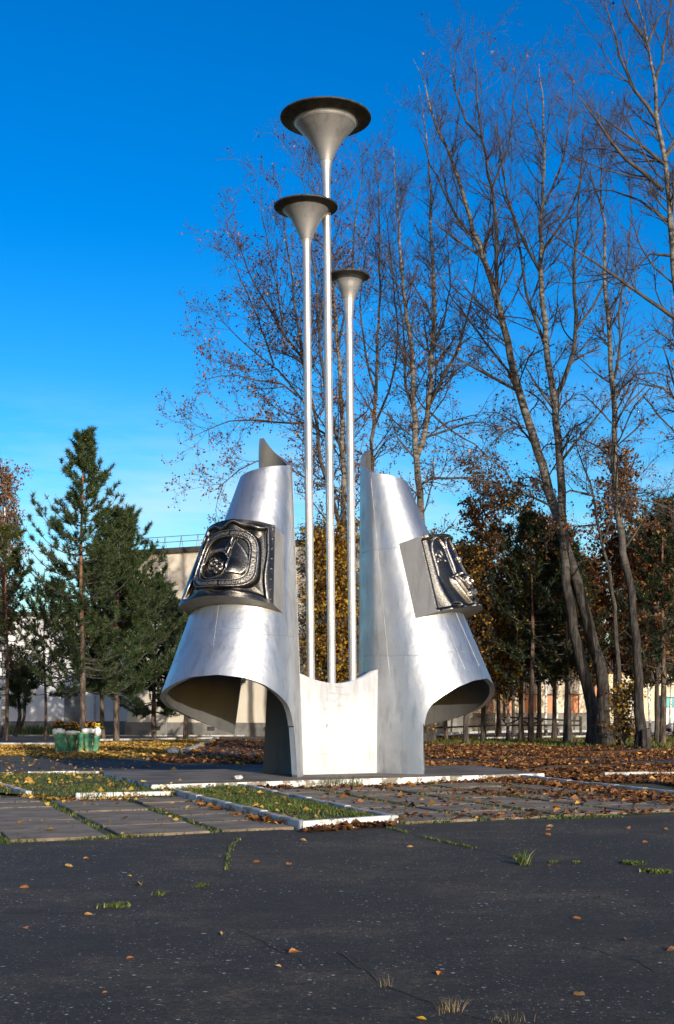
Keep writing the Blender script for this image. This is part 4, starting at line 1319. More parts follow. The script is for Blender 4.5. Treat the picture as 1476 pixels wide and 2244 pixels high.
# A: broad crown left of and behind the pipes
limb_tree('poplar_tree', 'wide bare tree with brown leaves directly behind the three trumpet pipes', 64, (757, 1622), [
    (.34, .05, [(757, 1625), (752, 1350), (755, 1150), (752, 1000), (748, 900), (741, 780), (735, 680), (727, 580), (714, 460), (704, 330)]),
    (.20, .03, [(753, 1180), (728, 1090), (708, 1036), (689, 907), (657, 779), (618, 731), (580, 667), (554, 619), (528, 548), (508, 465)]),
    (.13, .03, [(668, 815), (650, 700), (640, 620), (630, 540), (612, 420), (600, 380)]),
    (.14, .03, [(752, 1010), (718, 880), (700, 740), (688, 600), (672, 470), (655, 340)]),
    (.10, .02, [(735, 980), (708, 949), (673, 930), (592, 927), (528, 920), (448, 943), (400, 965)]),
    (.10, .02, [(705, 960), (657, 875), (608, 811), (554, 770), (496, 715), (461, 670)]),
    (.07, .02, [(650, 868), (625, 843), (560, 834), (480, 821), (419, 850)]),
    (.08, .02, [(600, 800), (565, 700), (540, 640), (500, 560), (470, 600)]),
    (.10, .02, [(740, 760), (765, 640), (775, 520), (790, 400), (800, 310)]),
    (.09, .02, [(752, 1080), (690, 1060), (620, 1020), (560, 1010), (490, 1060), (470, 1120)]),
    (.07, .02, [(620, 735), (600, 600), (575, 480), (570, 400)]),
    (.08, .02, [(700, 700), (720, 560), (690, 420), (680, 320)]),
], 11, leafs=(0.85, 1.6), leaf_top=0.98, sp=0.50, zmin=8.0, blen=(1.4, 3.8), n_twig=8, droop_low=0.30, leaf_size=0.125, bark='bark_poplar')
# A2: stem to the right of the shortest pipe
limb_tree('poplar_tree', 'slim dark-stemmed bare tree just right of the shortest pipe', 68, (812, 1618), [
    (.26, .03, [(812, 1618), (815, 1250), (814, 1004), (820, 907), (827, 747), (833, 587), (828, 420), (820, 330)]),
    (.11, .02, [(818, 940), (850, 860), (870, 760), (865, 640), (850, 520), (842, 420)]),
    (.10, .02, [(822, 860), (800, 780), (790, 660), (800, 560), (812, 470)]),
    (.08, .02, [(815, 1010), (850, 960), (880, 950)]),
], 12, leafs=(0.6, 1.3), leaf_top=0.85, sp=0.5, zmin=8, blen=(1.3, 3.2), n_twig=7, leaf_size=0.125, bark='bark_grey')
# B: forked tree over the right curled sheet
limb_tree('poplar_tree', 'forked bare tree rising behind the right curled sheet', 64, (925, 1622), [
    (.40, .03, [(928, 1625), (930, 1350), (922, 1150), (918, 1080), (912, 1017), (908, 946), (908, 871), (902, 767), (888, 663), (877, 560), (866, 400), (862, 320)]),
    (.24, .03, [(914, 1000), (935, 913), (943, 809), (950, 704), (949, 600), (946, 522), (941, 396), (931, 292), (918, 190)]),
    (.14, .02, [(943, 884), (975, 820), (998, 779), (1027, 683), (1044, 600), (1050, 520)]),
    (.12, .02, [(906, 892), (889, 850), (887, 746), (870, 640), (850, 540)]),
    (.11, .02, [(922, 1062), (943, 1047), (1027, 1047), (1110, 1072), (1202, 1101)]),
    (.09, .02, [(928, 960), (985, 942), (1056, 921), (1110, 960)]),
    (.09, .02, [(938, 900), (965, 925), (1040, 975), (1090, 1030)]),
    (.08, .02, [(948, 760), (975, 690), (985, 600), (975, 480), (985, 390)]),
    (.08, .02, [(905, 1000), (870, 960), (850, 900)]),
], 13, leafs=(0.85, 1.2), leaf_top=0.66, sp=0.52, zmin=8, blen=(1.5, 3.8), n_twig=8, leaf_size=0.125)
# C1, C2: the big leaning pair
limb_tree('poplar_tree', 'tall pale tree leaning left out of the thick double trunk on the right', 62, (1326, 1632), [
    (.50, .03, [(1327, 1638), (1321, 1590), (1317, 1510), (1310, 1454), (1293, 1380), (1275, 1317), (1240, 1196), (1215, 1113), (1177, 988), (1152, 900), (1127, 817), (1102, 713), (1078, 620), (1060, 563), (1027, 472), (1002, 388), (952, 259), (923, 170), (905, 130)]),
    (.17, .02, [(1086, 650), (1087, 560), (1087, 501), (1077, 417), (1056, 305), (1044, 200), (1037, 90)]),
    (.13, .02, [(1131, 855), (1069, 821), (998, 784), (956, 754), (881, 700)]),
    (.11, .02, [(1127, 846), (1094, 788), (1060, 746), (1023, 696), (977, 633), (940, 540)]),
    (.12, .02, [(1060, 576), (1030, 520), (998, 472), (943, 359), (910, 250)]),
    (.09, .02, [(1056, 305), (1020, 270), (995, 190), (985, 100)]),
    (.10, .02, [(1177, 988), (1130, 930), (1090, 905), (1040, 900)]),
    (.09, .02, [(1215, 1113), (1150, 1080), (1080, 1010), (1000, 1000)]),
    (.08, .02, [(1077, 417), (1110, 330), (1125, 230), (1130, 150)]),
], 14, leafs=(0.25, 0.9), leaf_top=0.5, sp=0.55, zmin=12, blen=(1.4, 3.6), n_twig=7)
limb_tree('poplar_tree', 'tall upright forked pale tree crossing the leaning one at the double trunk', 61.5, (1300, 1634), [
    (.46, .03, [(1299, 1638), (1301, 1600), (1290, 1512), (1264, 1418), (1248, 1317), (1240, 1239), (1234, 1142), (1227, 1038), (1215, 892), (1206, 830), (1198, 746), (1190, 663), (1186, 580), (1184, 501), (1190, 438), (1190, 271), (1181, 140)]),
    (.20, .02, [(1215, 875), (1232, 838), (1248, 800), (1263, 721), (1259, 642), (1259, 584), (1265, 501), (1273, 376), (1277, 250)]),
    (.11, .02, [(1263, 721), (1302, 671), (1323, 625), (1340, 540)]),
    (.14, .02, [(1206, 804), (1177, 708), (1152, 642), (1146, 584), (1131, 501), (1098, 396), (1090, 270)]),
    (.12, .02, [(1188, 605), (1152, 538), (1110, 430), (1094, 313), (1080, 220)]),
    (.11, .02, [(1185, 555), (1223, 505), (1269, 409), (1300, 300)]),
    (.10, .02, [(1194, 447), (1223, 376), (1252, 250), (1255, 150)]),
    (.11, .02, [(1225, 1017), (1277, 950), (1340, 871), (1390, 780)]),
    (.08, .02, [(1190, 330), (1160, 250), (1150, 160)]),
    (.09, .02, [(1215, 900), (1180, 850), (1150, 800), (1120, 760)]),
], 15, leafs=(0.25, 0.9), leaf_top=0.5, sp=0.55, zmin=12, blen=(1.4, 3.6), n_twig=7)
# D
limb_tree('poplar_tree', 'slim mottled bare tree with a blackened base, right of the double trunk', 58, (1402, 1638), [
    (.34, .03, [(1404, 1642), (1400, 1560), (1395, 1440), (1382, 1300), (1361, 1176), (1348, 1080), (1346, 976), (1344, 871), (1336, 767), (1329, 683), (1326, 600), (1321, 459), (1319, 330), (1310, 230)]),
    (.10, .02, [(1346, 830), (1361, 738), (1357, 688), (1370, 600), (1385, 480), (1378, 380)]),
    (.10, .02, [(1344, 867), (1390, 821), (1440, 818), (1500, 840)]),
    (.09, .02, [(1346, 1010), (1310, 980), (1270, 960), (1230, 975)]),
    (.08, .02, [(1321, 459), (1290, 380), (1270, 330)]),
    (.09, .02, [(1350, 1090), (1420, 1080), (1480, 1110)]),
    (.08, .02, [(1370, 1200), (1410, 1140), (1440, 1090)]),
], 16, leafs=(0.30, 1.5), leaf_top=0.7, sp=0.6, zmin=9, blen=(1.2, 3.4), n_twig=7)
# F: dark crooked one between C and D
limb_tree('poplar_tree', 'dark crooked thin tree between the double trunk and the mottled tree', 60, (1358, 1630), [
    (.22, .03, [(1360, 1632), (1352, 1450), (1344, 1300), (1323, 1205), (1307, 1143), (1294, 1059), (1265, 984), (1262, 920)]),
    (.08, .02, [(1297, 1085), (1250, 1072), (1200, 1110)]),
    (.08, .02, [(1306, 1150), (1270, 1150), (1240, 1180)]),
    (.07, .02, [(1320, 1195), (1350, 1120), (1385, 1060)]),
], 17, leafs=(0.5, 1.5), leaf_top=0.9, sp=0.6, zmin=8, blen=(1.2, 3.0), n_twig=7, bark='bark_dark', droop_low=0.5)
# E: tree at the right edge, trunk mostly outside
limb_tree('poplar_tree', 'very tall bare tree reaching in from the right edge', 52, (1552, 1648), [
    (.48, .03, [(1556, 1650), (1545, 1300), (1520, 1000), (1498, 760), (1478, 580), (1461, 413), (1455, 355), (1440, 267), (1434, 188), (1417, 92), (1396, 0), (1385, -70)]),
    (.15, .02, [(1453, 417), (1410, 375), (1369, 346), (1315, 275), (1261, 200)]),
    (.12, .02, [(1440, 267), (1390, 196), (1361, 121), (1323, 8), (1310, -50)]),
    (.11, .02, [(1456, 360), (1400, 310), (1340, 267), (1298, 242)]),
    (.11, .02, [(1470, 490), (1403, 438), (1340, 420), (1277, 413)]),
    (.14, .02, [(1490, 705), (1420, 655), (1340, 601), (1261, 547), (1190, 497)]),
    (.11, .02, [(1434, 188), (1457, 104), (1465, 8), (1470, -60)]),
    (.10, .02, [(1417, 92), (1380, 40), (1350, -40)]),
    (.12, .02, [(1455, 347), (1500, 280), (1520, 160), (1525, 20)]),
    (.12, .02, [(1510, 900), (1450, 850), (1400, 840), (1360, 870)]),
    (.10, .02, [(1470, 560), (1420, 560), (1380, 600)]),
    (.09, .02, [(1417, 100), (1440, 40), (1476, 0)]),
    (.10, .02, [(1525, 1180), (1476, 1120), (1430, 1100), (1380, 1090)]),
], 18, leafs=(0.12, 0.6), leaf_top=0.5, sp=0.55, zmin=9, blen=(1.4, 4.0), n_twig=9)

# leafy birches and shrubs grown from a plain habit
def leafy_tree(name, label, px, d, h, spread, seed, leaf='leaf_yellow', bark='bark_birch', r0=0.12, n_br=60, leaves=3500, z0=0.15, droop=0.25, leaf_size=0.13, twigs='twig', cat='tree', group=None, lean=0.0, weep=0.0, branch_up=0.55, wide_low=False):
    rng = np.random.default_rng(seed)
    b = np.array([(px - XC) * d / F, d, 0.0])
    root = attach_root(name, label, cat, b, group)
    t = np.linspace(0, 1, 12)
    T = np.stack([b[0] + lean * h * t + np.cumsum(rng.normal(0, .03, 12)), b[1] + np.cumsum(rng.normal(0, .04, 12)), h * t - .05], -1)
    r = r0 * (1 - 0.9 * t) + .012
    r[0] *= 1.35
    put('trunk', [tubes(T[None], r[None], 9)], M[bark], root, True)
    B, RB_ = spawn(rng, T[None], r[None], n_br, z0, 0.97, spread * .55, spread * 1.25, 1.1, branch_up, 6, droop, 0.13, 0.3, 0.45, 0.012)
    RB_ = np.minimum(RB_, 0.05)
    W, RW = spawn(rng, B, RB_, 7, 0.15, 1, 0.4, 1.3, 0.8, 0.15 - weep * .3, 5, droop + weep, 0.15, 0.5, 0.6, 0.008)
    K, RK = spawn(rng, W, RW, 3, 0.2, 1, 0.3, 0.7, 0.7, 0.0 - weep * .4, 3, weep, 0.2, 0.6, 0.7, 0.0065)
    put('branches', [tubes(B, RB_, 4), tubes(W, RW, 3), tubes(K, RK, 3)], M[twigs], root)
    pts = np.concatenate([pts_of(W, .3), pts_of(K)])
    pts = pts[pts[:, 2] > 0.05]
    sel = pts[rng.integers(0, len(pts), leaves)] + rng.normal(size=(leaves, 3)) * 0.10
    sel[:, 2] = np.maximum(sel[:, 2], .05)
    put('leaves', [leaf_quads(rng, sel, leaf_size)], M[leaf], root)
    return root

leafy_tree('yellow_birch', 'yellow-leaved birch behind the trumpet pipes and white panel', 728, 50, 7.9, 2.2, 31, n_br=95, leaves=9000, z0=0.05, leaf_size=0.15, weep=0.25, bark='bark_grey', r0=.16)
leafy_tree('yellow_birch', 'olive-leaved birch close to the left curled sheet, behind the yellow one', 690, 58, 9.0, 2.2, 32, leaf='leaf_olive', n_br=60, leaves=4000, z0=0.1, bark='bark_grey', r0=.13)
leafy_tree('birch', 'weeping rust-coloured birch at the left edge of the picture', 8, 78, 16.6, 2.6, 33, leaf='leaf_rust', n_br=110, leaves=6500, z0=0.25, weep=0.8, leaf_size=0.16, r0=.17, twigs='twig_pale')
leafy_tree('birch', 'pale leafless birch top showing behind the second pine', 282, 92, 15.3, 1.7, 34, leaf='leaf_rust', n_br=60, leaves=350, z0=0.45, weep=0.6, r0=.12, twigs='twig_pale')

# wood on the right: thin trunks with dark canopies
WG = 'small trees of the wood on the right'
wood = [  # px, d, h, spread, kind, label
    (1112, 68, 9.6, 2.1, 'b', 'thin black-and-white birch beside the dark fence post'),
    (1143, 70, 11.5, 2.3, 'o', 'thin dark tree between the fence post birch and the stout dark trunk'),
    (1182, 72, 12.0, 2.4, 'o', 'thin dark tree just right of the stout dark trunk'),
    (1196, 84, 11.0, 2.0, 'b', 'slim white birch left of the brown trunk by the double tree'),
    (1088, 96, 12.0, 2.2, 'b', 'far white birch close to the orange building'),
    (1222, 92, 12.5, 2.3, 'b', 'far white birch between brown trunk and double tree'),
    (1290, 90, 12.0, 2.3, 'b', 'leaning white birch half hidden by the double trunk'),
    (1385, 86, 12.5, 2.5, 'b', 'broken-patterned white birch left of the mottled tree'),
    (1424, 90, 11.5, 2.3, 'b', 'clean white birch before the low grey wall'),
    (1468, 94, 12.5, 2.6, 'b', 'white birch next to the kiosk at the right edge'),
    (1022, 64, 10.6, 2.6, 'o', 'bushy olive tree beside the right curled sheet'),
    (950, 68, 9.5, 2.4, 'o', 'olive tree partly hidden behind the right curled sheet'),
    (1250, 66, 11.8, 2.6, 'o', 'rusty olive tree behind the double trunk'),
    (1345, 66, 12.2, 2.8, 'r', 'rust-leaved tree between the double trunk and mottled tree'),
    (1440, 66, 11.6, 2.8, 'r', 'rust-leaved tree behind the rightmost trunk'),
    (1060, 70, 11.2, 2.8, 'r', 'rusty tree filling the wood above the dark fence post'),
    (1125, 92, 12.0, 3.0, 'o', 'olive tree deep in the wood above the fence'),
    (1215, 74, 11.2, 2.8, 'r', 'rusty tree deep in the wood left of the double trunk'),
    (1395, 72, 12.4, 3.0, 'o', 'olive tree deep in the wood behind the mottled tree'),
    (1480, 82, 12.0, 3.0, 'o', 'olive tree at the right edge behind the rightmost trunk'),
    (1300, 96, 13.0, 3.0, 'r', 'tall rusty tree far behind the double trunk'),
    (860, 74, 10.5, 2.5, 'o', 'olive tree hidden behind the right curled sheet and pipes'),
]
for i, (px, d, h, sprd, kd, lab) in enumerate(wood):
    hv = (0.80, 1.16, 0.95, 1.24, 0.86, 1.05)[i % 6]
    leafy_tree('birch' if kd == 'b' else 'small_tree', lab, px, d, h * hv, sprd, 50 + i,
               leaf={'b': 'leaf_yellow', 'o': 'leaf_olive', 'r': 'leaf_rust'}[kd], bark='bark_birch' if kd == 'b' else 'bark_dark',
               r0=.085 if kd == 'b' else .13, n_br=70, leaves=2400 if kd == 'b' else int(6800 / hv ** 1.5), z0=0.24, leaf_size=0.19, weep=0.35, group=WG)
for i, (px, d, h, lab) in enumerate([(1130, 120, 15.5, 'far pink-grey birch top above the wood, left one'), (1205, 125, 17, 'far pale birch top behind the leaning pair'), (1290, 118, 16, 'far pale birch top between the leaning pair and mottled tree'), (1420, 122, 17, 'far pale birch top near the right edge'), (1040, 126, 14.5, 'far pale birch top right of the right curled sheet')]):
    leafy_tree('birch', lab, px, d, h, 2.6, 80 + i, leaf='leaf_rust', n_br=80, leaves=2600, z0=0.35, weep=0.5, twigs='twig_pale', r0=.14, leaf_size=0.18, group='far pale birches above the wood')

leafy_tree('maple_sapling', 'small yellow maple sapling beside the foot of the right curled sheet', 922, 62, 1.2, 0.55, 91, n_br=16, leaves=160, z0=0.15, leaf_size=0.17, bark='bark_grey', r0=.03, cat='sapling')
leafy_tree('yellow_bush', 'low yellow-green bush between the double trunk and the blackened tree base', 1374, 59, 2.2, 1.0, 92, n_br=34, leaves=850, z0=0.05, leaf_size=0.16, bark='bark_grey', r0=.04, cat='bush')
leafy_tree('bare_bush', 'leafless brown bush in front of the orange building', 1062, 92, 4.0, 1.2, 93, leaf='leaf_brown', n_br=26, leaves=40, z0=0.05, bark='bark_grey', r0=.10, cat='bush', branch_up=1.0)

# pines
def pine(name, label, px, d, h, crown0, rad, seed, mat='needle', r0=0.16, n_whorl=24, per=6, tuft=19, group=None, lean=0.0, dens=1.0, strays=120, power=0.8, stems=None, tl=0.26):
    rng = np.random.default_rng(seed)
    b = np.array([(px - XC) * d / F, d, 0.0])
    root = attach_root(name, label, 'tree', b, group)
    t = np.linspace(0, 1, 14)
    T = np.stack([b[0] + lean * h * t + .05 * np.sin(t * 7 + seed), b[1] + .05 * np.cos(t * 5 + seed), h * t - .05], -1)
    r = .8 * r0 * (1 - .93 * t ** .9) + .006
    put('trunk', [tubes(T[None], r[None], 9)], M['bark_pine'], root, True)
    nb = n_whorl * per
    wz = np.repeat(np.linspace(0, 1, n_whorl) ** 0.9, per) + rng.normal(0, .012, nb)
    wz = np.clip(wz, 0, .985)
    z = crown0 + (h - crown0) * wz
    L = rad * (np.clip(1 - wz, 0, 1) ** power * 0.92 + 0.10) * rng.uniform(.55, 1.18, nb)
    # a narrowed skirt at the very bottom of the crown
    L *= np.clip(.62 + wz * 4, 0, 1)
    az = rng.uniform(0, 2 * math.pi, nb)
    s = np.linspace(0, 1, 7)
    bx = np.interp(z, T[:, 2], T[:, 0]); by = np.interp(z, T[:, 2], T[:, 1])
    up0 = 0.10 + 0.65 * wz
    B = np.zeros((nb, 7, 3))
    wob = rng.normal(0, .06, (nb, 7)) * L[:, None] * s
    B[:, :, 0] = bx[:, None] + (np.cos(az) * L)[:, None] * s - np.sin(az)[:, None] * wob
    B[:, :, 1] = by[:, None] + (np.sin(az) * L)[:, None] * s + np.cos(az)[:, None] * wob
    B[:, :, 2] = z[:, None] + L[:, None] * (up0[:, None] * s + 0.28 * s ** 3 - 0.12 * np.sin(s * math.pi))
    RBr = (0.008 + 0.010 * L)[:, None] * np.linspace(1, .3, 7)[None]
    C, RC = spawn(rng, B, RBr, 10, .22, 1.0, .25, .80, .80, .30, 4, 0, .12, .5, .6, .006)
    Ls = np.repeat(L / rad, 10)[:, None, None]
    C = C[:, :1] + (C - C[:, :1]) * (0.55 + .9 * Ls)
    put('branches', [tubes(B, RBr, 4), tubes(C, RC, 3)], M['bark_dark'], root)
    tp, ta = [C[:, -1], C[:, 2], C[:, 1], B[:, -1], B[:, -2]], [C[:, -1] - C[:, -2], C[:, 2] - C[:, 1], C[:, 1] - C[:, 0], B[:, -1] - B[:, -2], B[:, -2] - B[:, -3]]
    # leader
    tt = np.linspace(.93, 1.0, 9)
    ld = np.stack([np.interp(tt, t, T[:, k]) for k in range(3)], -1)
    tp.append(ld); ta.append(np.tile([[0, 0, 1.0]], (9, 1)))
    tp = np.concatenate(tp); ta = unit(np.concatenate(ta))
    keep = rng.uniform(size=len(tp)) < dens
    tp, ta = tp[keep], ta[keep]
    N = len(tp)
    # needles: thin triangles sweeping forward round each shoot
    P = np.repeat(tp, tuft, axis=0); A = np.repeat(ta, tuft, axis=0)
    dr = unit(A * .75 + unit(rng.normal(size=P.shape)) * .95 + np.array([0, 0, .18]))
    P = P - A * rng.uniform(0, .20, len(P))[:, None]
    ln = rng.uniform(.6, 1.1, len(P))[:, None] * tl
    sd = unit(np.cross(dr, rng.normal(size=P.shape))) * (tl * 0.070)
    V = np.stack([P - sd, P + sd, P + dr * ln], 1).reshape(-1, 3)
    Fc = np.arange(len(V)).reshape(-1, 3)
    put('needles', [(V, Fc)], M[mat], root)
    if strays:
        q = tp[rng.integers(0, N, strays)] + rng.normal(size=(strays, 3)) * .08
        put('caught_leaves', [leaf_quads(rng, q, .10)], M['leaf_yellow'], root)
    return root

pine('pine_tree', 'tallest pine at left, slender open top, standing behind the flower planter', 178, 60, 14.3, 2.6, 4.1, 101, n_whorl=27, per=5, r0=.20, lean=.004, dens=.58, power=1.0)
pine('pine_tree', 'dense shorter pine right of the tallest pine, trunk in the fallen leaves', 252, 67, 11.6, 2.6, 3.9, 102, n_whorl=26, per=7, r0=.22, lean=.022, mat='needle', strays=260)
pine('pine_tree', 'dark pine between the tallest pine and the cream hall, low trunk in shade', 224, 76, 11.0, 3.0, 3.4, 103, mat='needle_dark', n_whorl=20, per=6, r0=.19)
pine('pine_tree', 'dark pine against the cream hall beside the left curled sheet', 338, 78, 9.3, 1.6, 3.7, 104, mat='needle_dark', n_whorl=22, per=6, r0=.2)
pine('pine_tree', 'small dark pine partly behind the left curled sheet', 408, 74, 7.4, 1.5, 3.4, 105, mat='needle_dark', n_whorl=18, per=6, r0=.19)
pine('pine_tree', 'gold-speckled pine at the left edge in front of the white wing', 14, 72, 11.6, 2.9, 3.1, 106, mat='needle', n_whorl=16, per=4, strays=1900, dens=.5, r0=.14)
pine('pine_tree', 'pine between the left-edge pine and the tallest pine', 98, 74, 8.6, 2.6, 2.9, 107, mat='needle', n_whorl=13, per=4, dens=.55, r0=.12)
PG = 'dark pines of the wood on the right'
for i, (px, d, h, c0, rad, r0, lab) in enumerate([
    (977, 73, 10.4, 2.6, 2.9, .15, 'dark pine whose trunk stands just right of the curled sheet opening'),
    (1165, 64, 11.0, 3.2, 3.2, .20, 'dark pine on a stout black trunk near the fence'),
    (1240, 64, 10.2, 3.4, 3.0, .15, 'dark pine on a brown trunk left of the double tree'),
    (1452, 62, 11.5, 3.0, 3.2, .21, 'pine on the stout brown trunk nearest the right edge'),
    (1090, 80, 12.6, 3.5, 3.0, .18, 'dark pine with its tip above the wood, right of the right plaque'),
    (900, 78, 10.5, 2.5, 3.0, .18, 'dark pine hidden behind the right curled sheet'),
]):
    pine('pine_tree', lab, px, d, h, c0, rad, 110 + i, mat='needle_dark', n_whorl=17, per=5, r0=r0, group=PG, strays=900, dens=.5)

# small crooked double-stemmed tree at far left
def crooked():
    rng = np.random.default_rng(120)
    d = 82
    root = attach_root('crooked_tree', 'small crooked twin-stemmed tree before the white wing at far left', 'tree', at(33, 1609, d) * np.array([1, 1, 0]))
    P1 = catmull([at(*p, d) for p in [(32, 1613), (38, 1596), (43, 1570), (42, 1545), (39, 1520), (40, 1480)]], .4)
    P2 = catmull([at(*p, d) for p in [(36, 1600), (47, 1590), (53, 1570), (54, 1545), (55, 1515), (60, 1470)]], .4)
    tr = []
    for P, r0 in ((P1, .16), (P2, .12)):
        tr.append(tubes(P[None], np.linspace(r0, .04, len(P))[None], 8))
    put('trunk', tr, M['bark_dark'], root, True)
    br, tp, ta = [], [], []
    for P in (P1, P2):
        r = np.linspace(.1, .03, len(P))
        B, RB_ = spawn(rng, P[None], r[None], 26, .35, 1, .8, 2.0, 1.4, .15, 6, 0, .1, .3, .4, .01)
        C, RC = spawn(rng, B, RB_, 8, .25, 1, .3, .7, .8, .2, 4, 0, .12, .5, .6, .007)
        br += [tubes(B, RB_, 4), tubes(C, RC, 3)]
        tp += [C[:, -1], C[:, 2], B[:, -1]]; ta += [C[:, -1] - C[:, -2], C[:, 2] - C[:, 1], B[:, -1] - B[:, -2]]
    put('branches', br, M['bark_grey'], root)
    tp = np.concatenate(tp); ta = unit(np.concatenate(ta))
    P = np.repeat(tp, 10, 0); A = np.repeat(ta, 10, 0)
    dr = unit(A * .7 + unit(rng.normal(size=P.shape)) * .9)
    ln = rng.uniform(.6, 1.1, len(P))[:, None] * .28
    sd = unit(np.cross(dr, rng.normal(size=P.shape))) * .026
    V = np.stack([P - sd, P + sd, P + dr * ln], 1).reshape(-1, 3)
    put('needles', [(V, np.arange(len(V)).reshape(-1, 3))], M['needle'], root)
crooked()
# blackened stump next to the mottled tree
bm = bmesh.new()
bmesh.ops.create_cone(bm, cap_ends=True, segments=14, radius1=.24, radius2=.19, depth=.85)
rs = random.Random(3)
for v in bm.verts: v.co += Vector((rs.uniform(-.03, .03), rs.uniform(-.03, .03), rs.uniform(-.06, .06)))
st = bm_obj('stump', bm, M['bark_dark'], None)
st.location = (*pw(1415, 57.6), .41)
tag(st, 'short blackened stump against the foot of the mottled tree', 'stump')

# ------------------------------------------------------------------ flower planter: green concrete stumps with white collars
def planter():
    rng = np.random.default_rng(130)
    base = g(168, 1650)
    sc_ = base[1] / F                                  # metres per photo pixel there
    root = empty('flower_planter', base)
    tag(root, 'green stump-shaped concrete planter with white collars and marigolds', 'planter')
    def X(px): return (px - 168) * sc_
    def Z(py): return (1651 - py) * sc_
    stumps = [  # (px bottom, px top, half width bottom, top, y depth)
        (139, 129, 15, 12, -.05), (153, 157, 8, 11, .18), (175, 177, 6, 7, -.08), (193, 191, 9, 8.5, .06), (207, 214, 7, 7, -.02)]
    n = 20
    for i, (b0, b1, wb, wt, dy) in enumerate(stumps):
        rings = []
        for t in np.linspace(0, 1, 7):
            cx = X(b0 + (b1 - b0) * t); w = (wb + (wt - wb) * t) * sc_
            ang = np.arange(n) * 2 * math.pi / n
            fl = 1 + (.16 * np.sin(ang * 4 + i) * (1 - t) ** 2) + .02 * np.sin(ang * 7 + i * 2 + t * 5)
            rings.append(np.stack([cx + w * fl * np.cos(ang), dy + w * fl * np.sin(ang), np.full(n, Z(1651) + (Z(1606) - Z(1651)) * t)], -1))
        V = np.concatenate(rings); j = np.arange(6)[:, None] * n; k = np.arange(n)[None]
        Q = np.stack([j + k, j + (k + 1) % n, j + n + (k + 1) % n, j + n + k], -1).reshape(-1, 4)
        mesh_obj('stump', V, [Q], M['green_pot'], root, True)
    for (xa, xb, ya, yb, dy, tilt) in [(115, 142, 1597, 1612, -.05, 0), (141, 173, 1602, 1611, .12, .02), (178, 212, 1596.5, 1608, .05, -.08), (207, 222, 1594, 1613, -.03, .05)]:
        cx, cz = (X(xa) + X(xb)) / 2, (Z(ya) + Z(yb)) / 2
        bm = bmesh.new()
        bmesh.ops.create_cone(bm, cap_ends=True, segments=26, radius1=.5, radius2=.5, depth=1.0)
        bmesh.ops.scale(bm, vec=(X(xb) - X(xa), max(.42, (X(xb) - X(xa)) * .75), Z(ya) - Z(yb)), verts=bm.verts)
        bmesh.ops.bevel(bm, geom=[e for e in bm.edges if abs(e.verts[0].co.z - e.verts[1].co.z) < 1e-4], offset=.035, segments=3, affect='EDGES')
        c = bm_obj('collar', bm, M['white_paint'], root, True)
        c.location = (cx, dy, cz); c.rotation_euler = (0, tilt, 0)
    for (xa, xb, yb, yt, dy, petal) in [(116, 143, 1597, 1577, -.05, 'marigold'), (143, 173, 1602, 1582, .12, 'marigold'), (186, 212, 1597, 1581, .05, 'marigold'), (204, 225, 1598, 1586, -.03, 'marigold_yellow')]:
        N = 420
        u = rng.uniform(-1, 1, N)
        hgt = np.sqrt(np.clip(1 - u ** 2 * .8, 0, 1))
        P = np.stack([(X(xa) + X(xb)) / 2 + u * (X(xb) - X(xa)) / 2, dy + rng.normal(0, .10, N), Z(yb) - .02 + rng.uniform(0, .85, N) * hgt * (Z(yt) - Z(yb))], -1)
        V, T = leaf_quads(rng, P, .075)
        fo = mesh_obj('flower_foliage', V, [T], M['flower_leaf'], root)
        N = 26
        u = rng.uniform(-1, 1, N); hgt = np.sqrt(np.clip(1 - u ** 2 * .8, 0, 1))
        C = np.stack([(X(xa) + X(xb)) / 2 + u * (X(xb) - X(xa)) / 2, dy + rng.uniform(-.22, .05, N), Z(yb) + rng.uniform(.3, 1.0, N) * hgt * (Z(yt) - Z(yb))], -1)
        for c in C:
            bm = bmesh.new()
            bmesh.ops.create_icosphere(bm, subdivisions=1, radius=rng.uniform(.028, .045))
            for v in bm.verts: v.co *= 1 + rng.uniform(-.2, .2); v.co.z *= .7
            q = bm_obj('blossom', bm, M[petal], fo); q.location = c
planter()

# small white stones left lying about
for (px, py, s_, lab) in [(378, 1652, .28, 'white painted stone at the end of the slanting kerb'), (522, 1708, .11, 'small pale stone on the platform edge')]:
    bm = bmesh.new()
    bmesh.ops.create_icosphere(bm, subdivisions=2, radius=s_)
    rs = random.Random(int(px))
    for v in bm.verts: v.co *= rs.uniform(.75, 1.1); v.co.z *= .6
    o = bm_obj('stone', bm, M['whitewash'])
    z = .15 if py > 1700 else 0
    o.location = g(px, py, z) + np.array([0, 0, s_ * .4])
    tag(o, lab, 'stone')

# ------------------------------------------------------------------ grass, litter, cracks, fallen leaves
def blades(rng, pts, hmin, hmax, w=.006, z=0.0):
    N = len(pts)
    P = np.column_stack([pts, np.full(N, z)])
    az = rng.uniform(0, 2 * math.pi, N)
    hgt = rng.uniform(hmin, hmax, N)
    ln = rng.normal(0, .45, (N, 2)) * hgt[:, None]
    side = np.stack([np.cos(az), np.sin(az), 0 * az], -1) * (w * rng.uniform(.7, 1.4, N))[:, None]
    mid = P + np.column_stack([ln * .35, hgt * .6]); tip = P + np.column_stack([ln, hgt])
    V = np.stack([P - side, P + side, mid + side * .7, mid - side * .7, tip], 1).reshape(-1, 3)
    i = np.arange(N)[:, None] * 5
    return V, [i + np.array([[0, 1, 2, 3]]), i + np.array([[3, 2, 4]])]

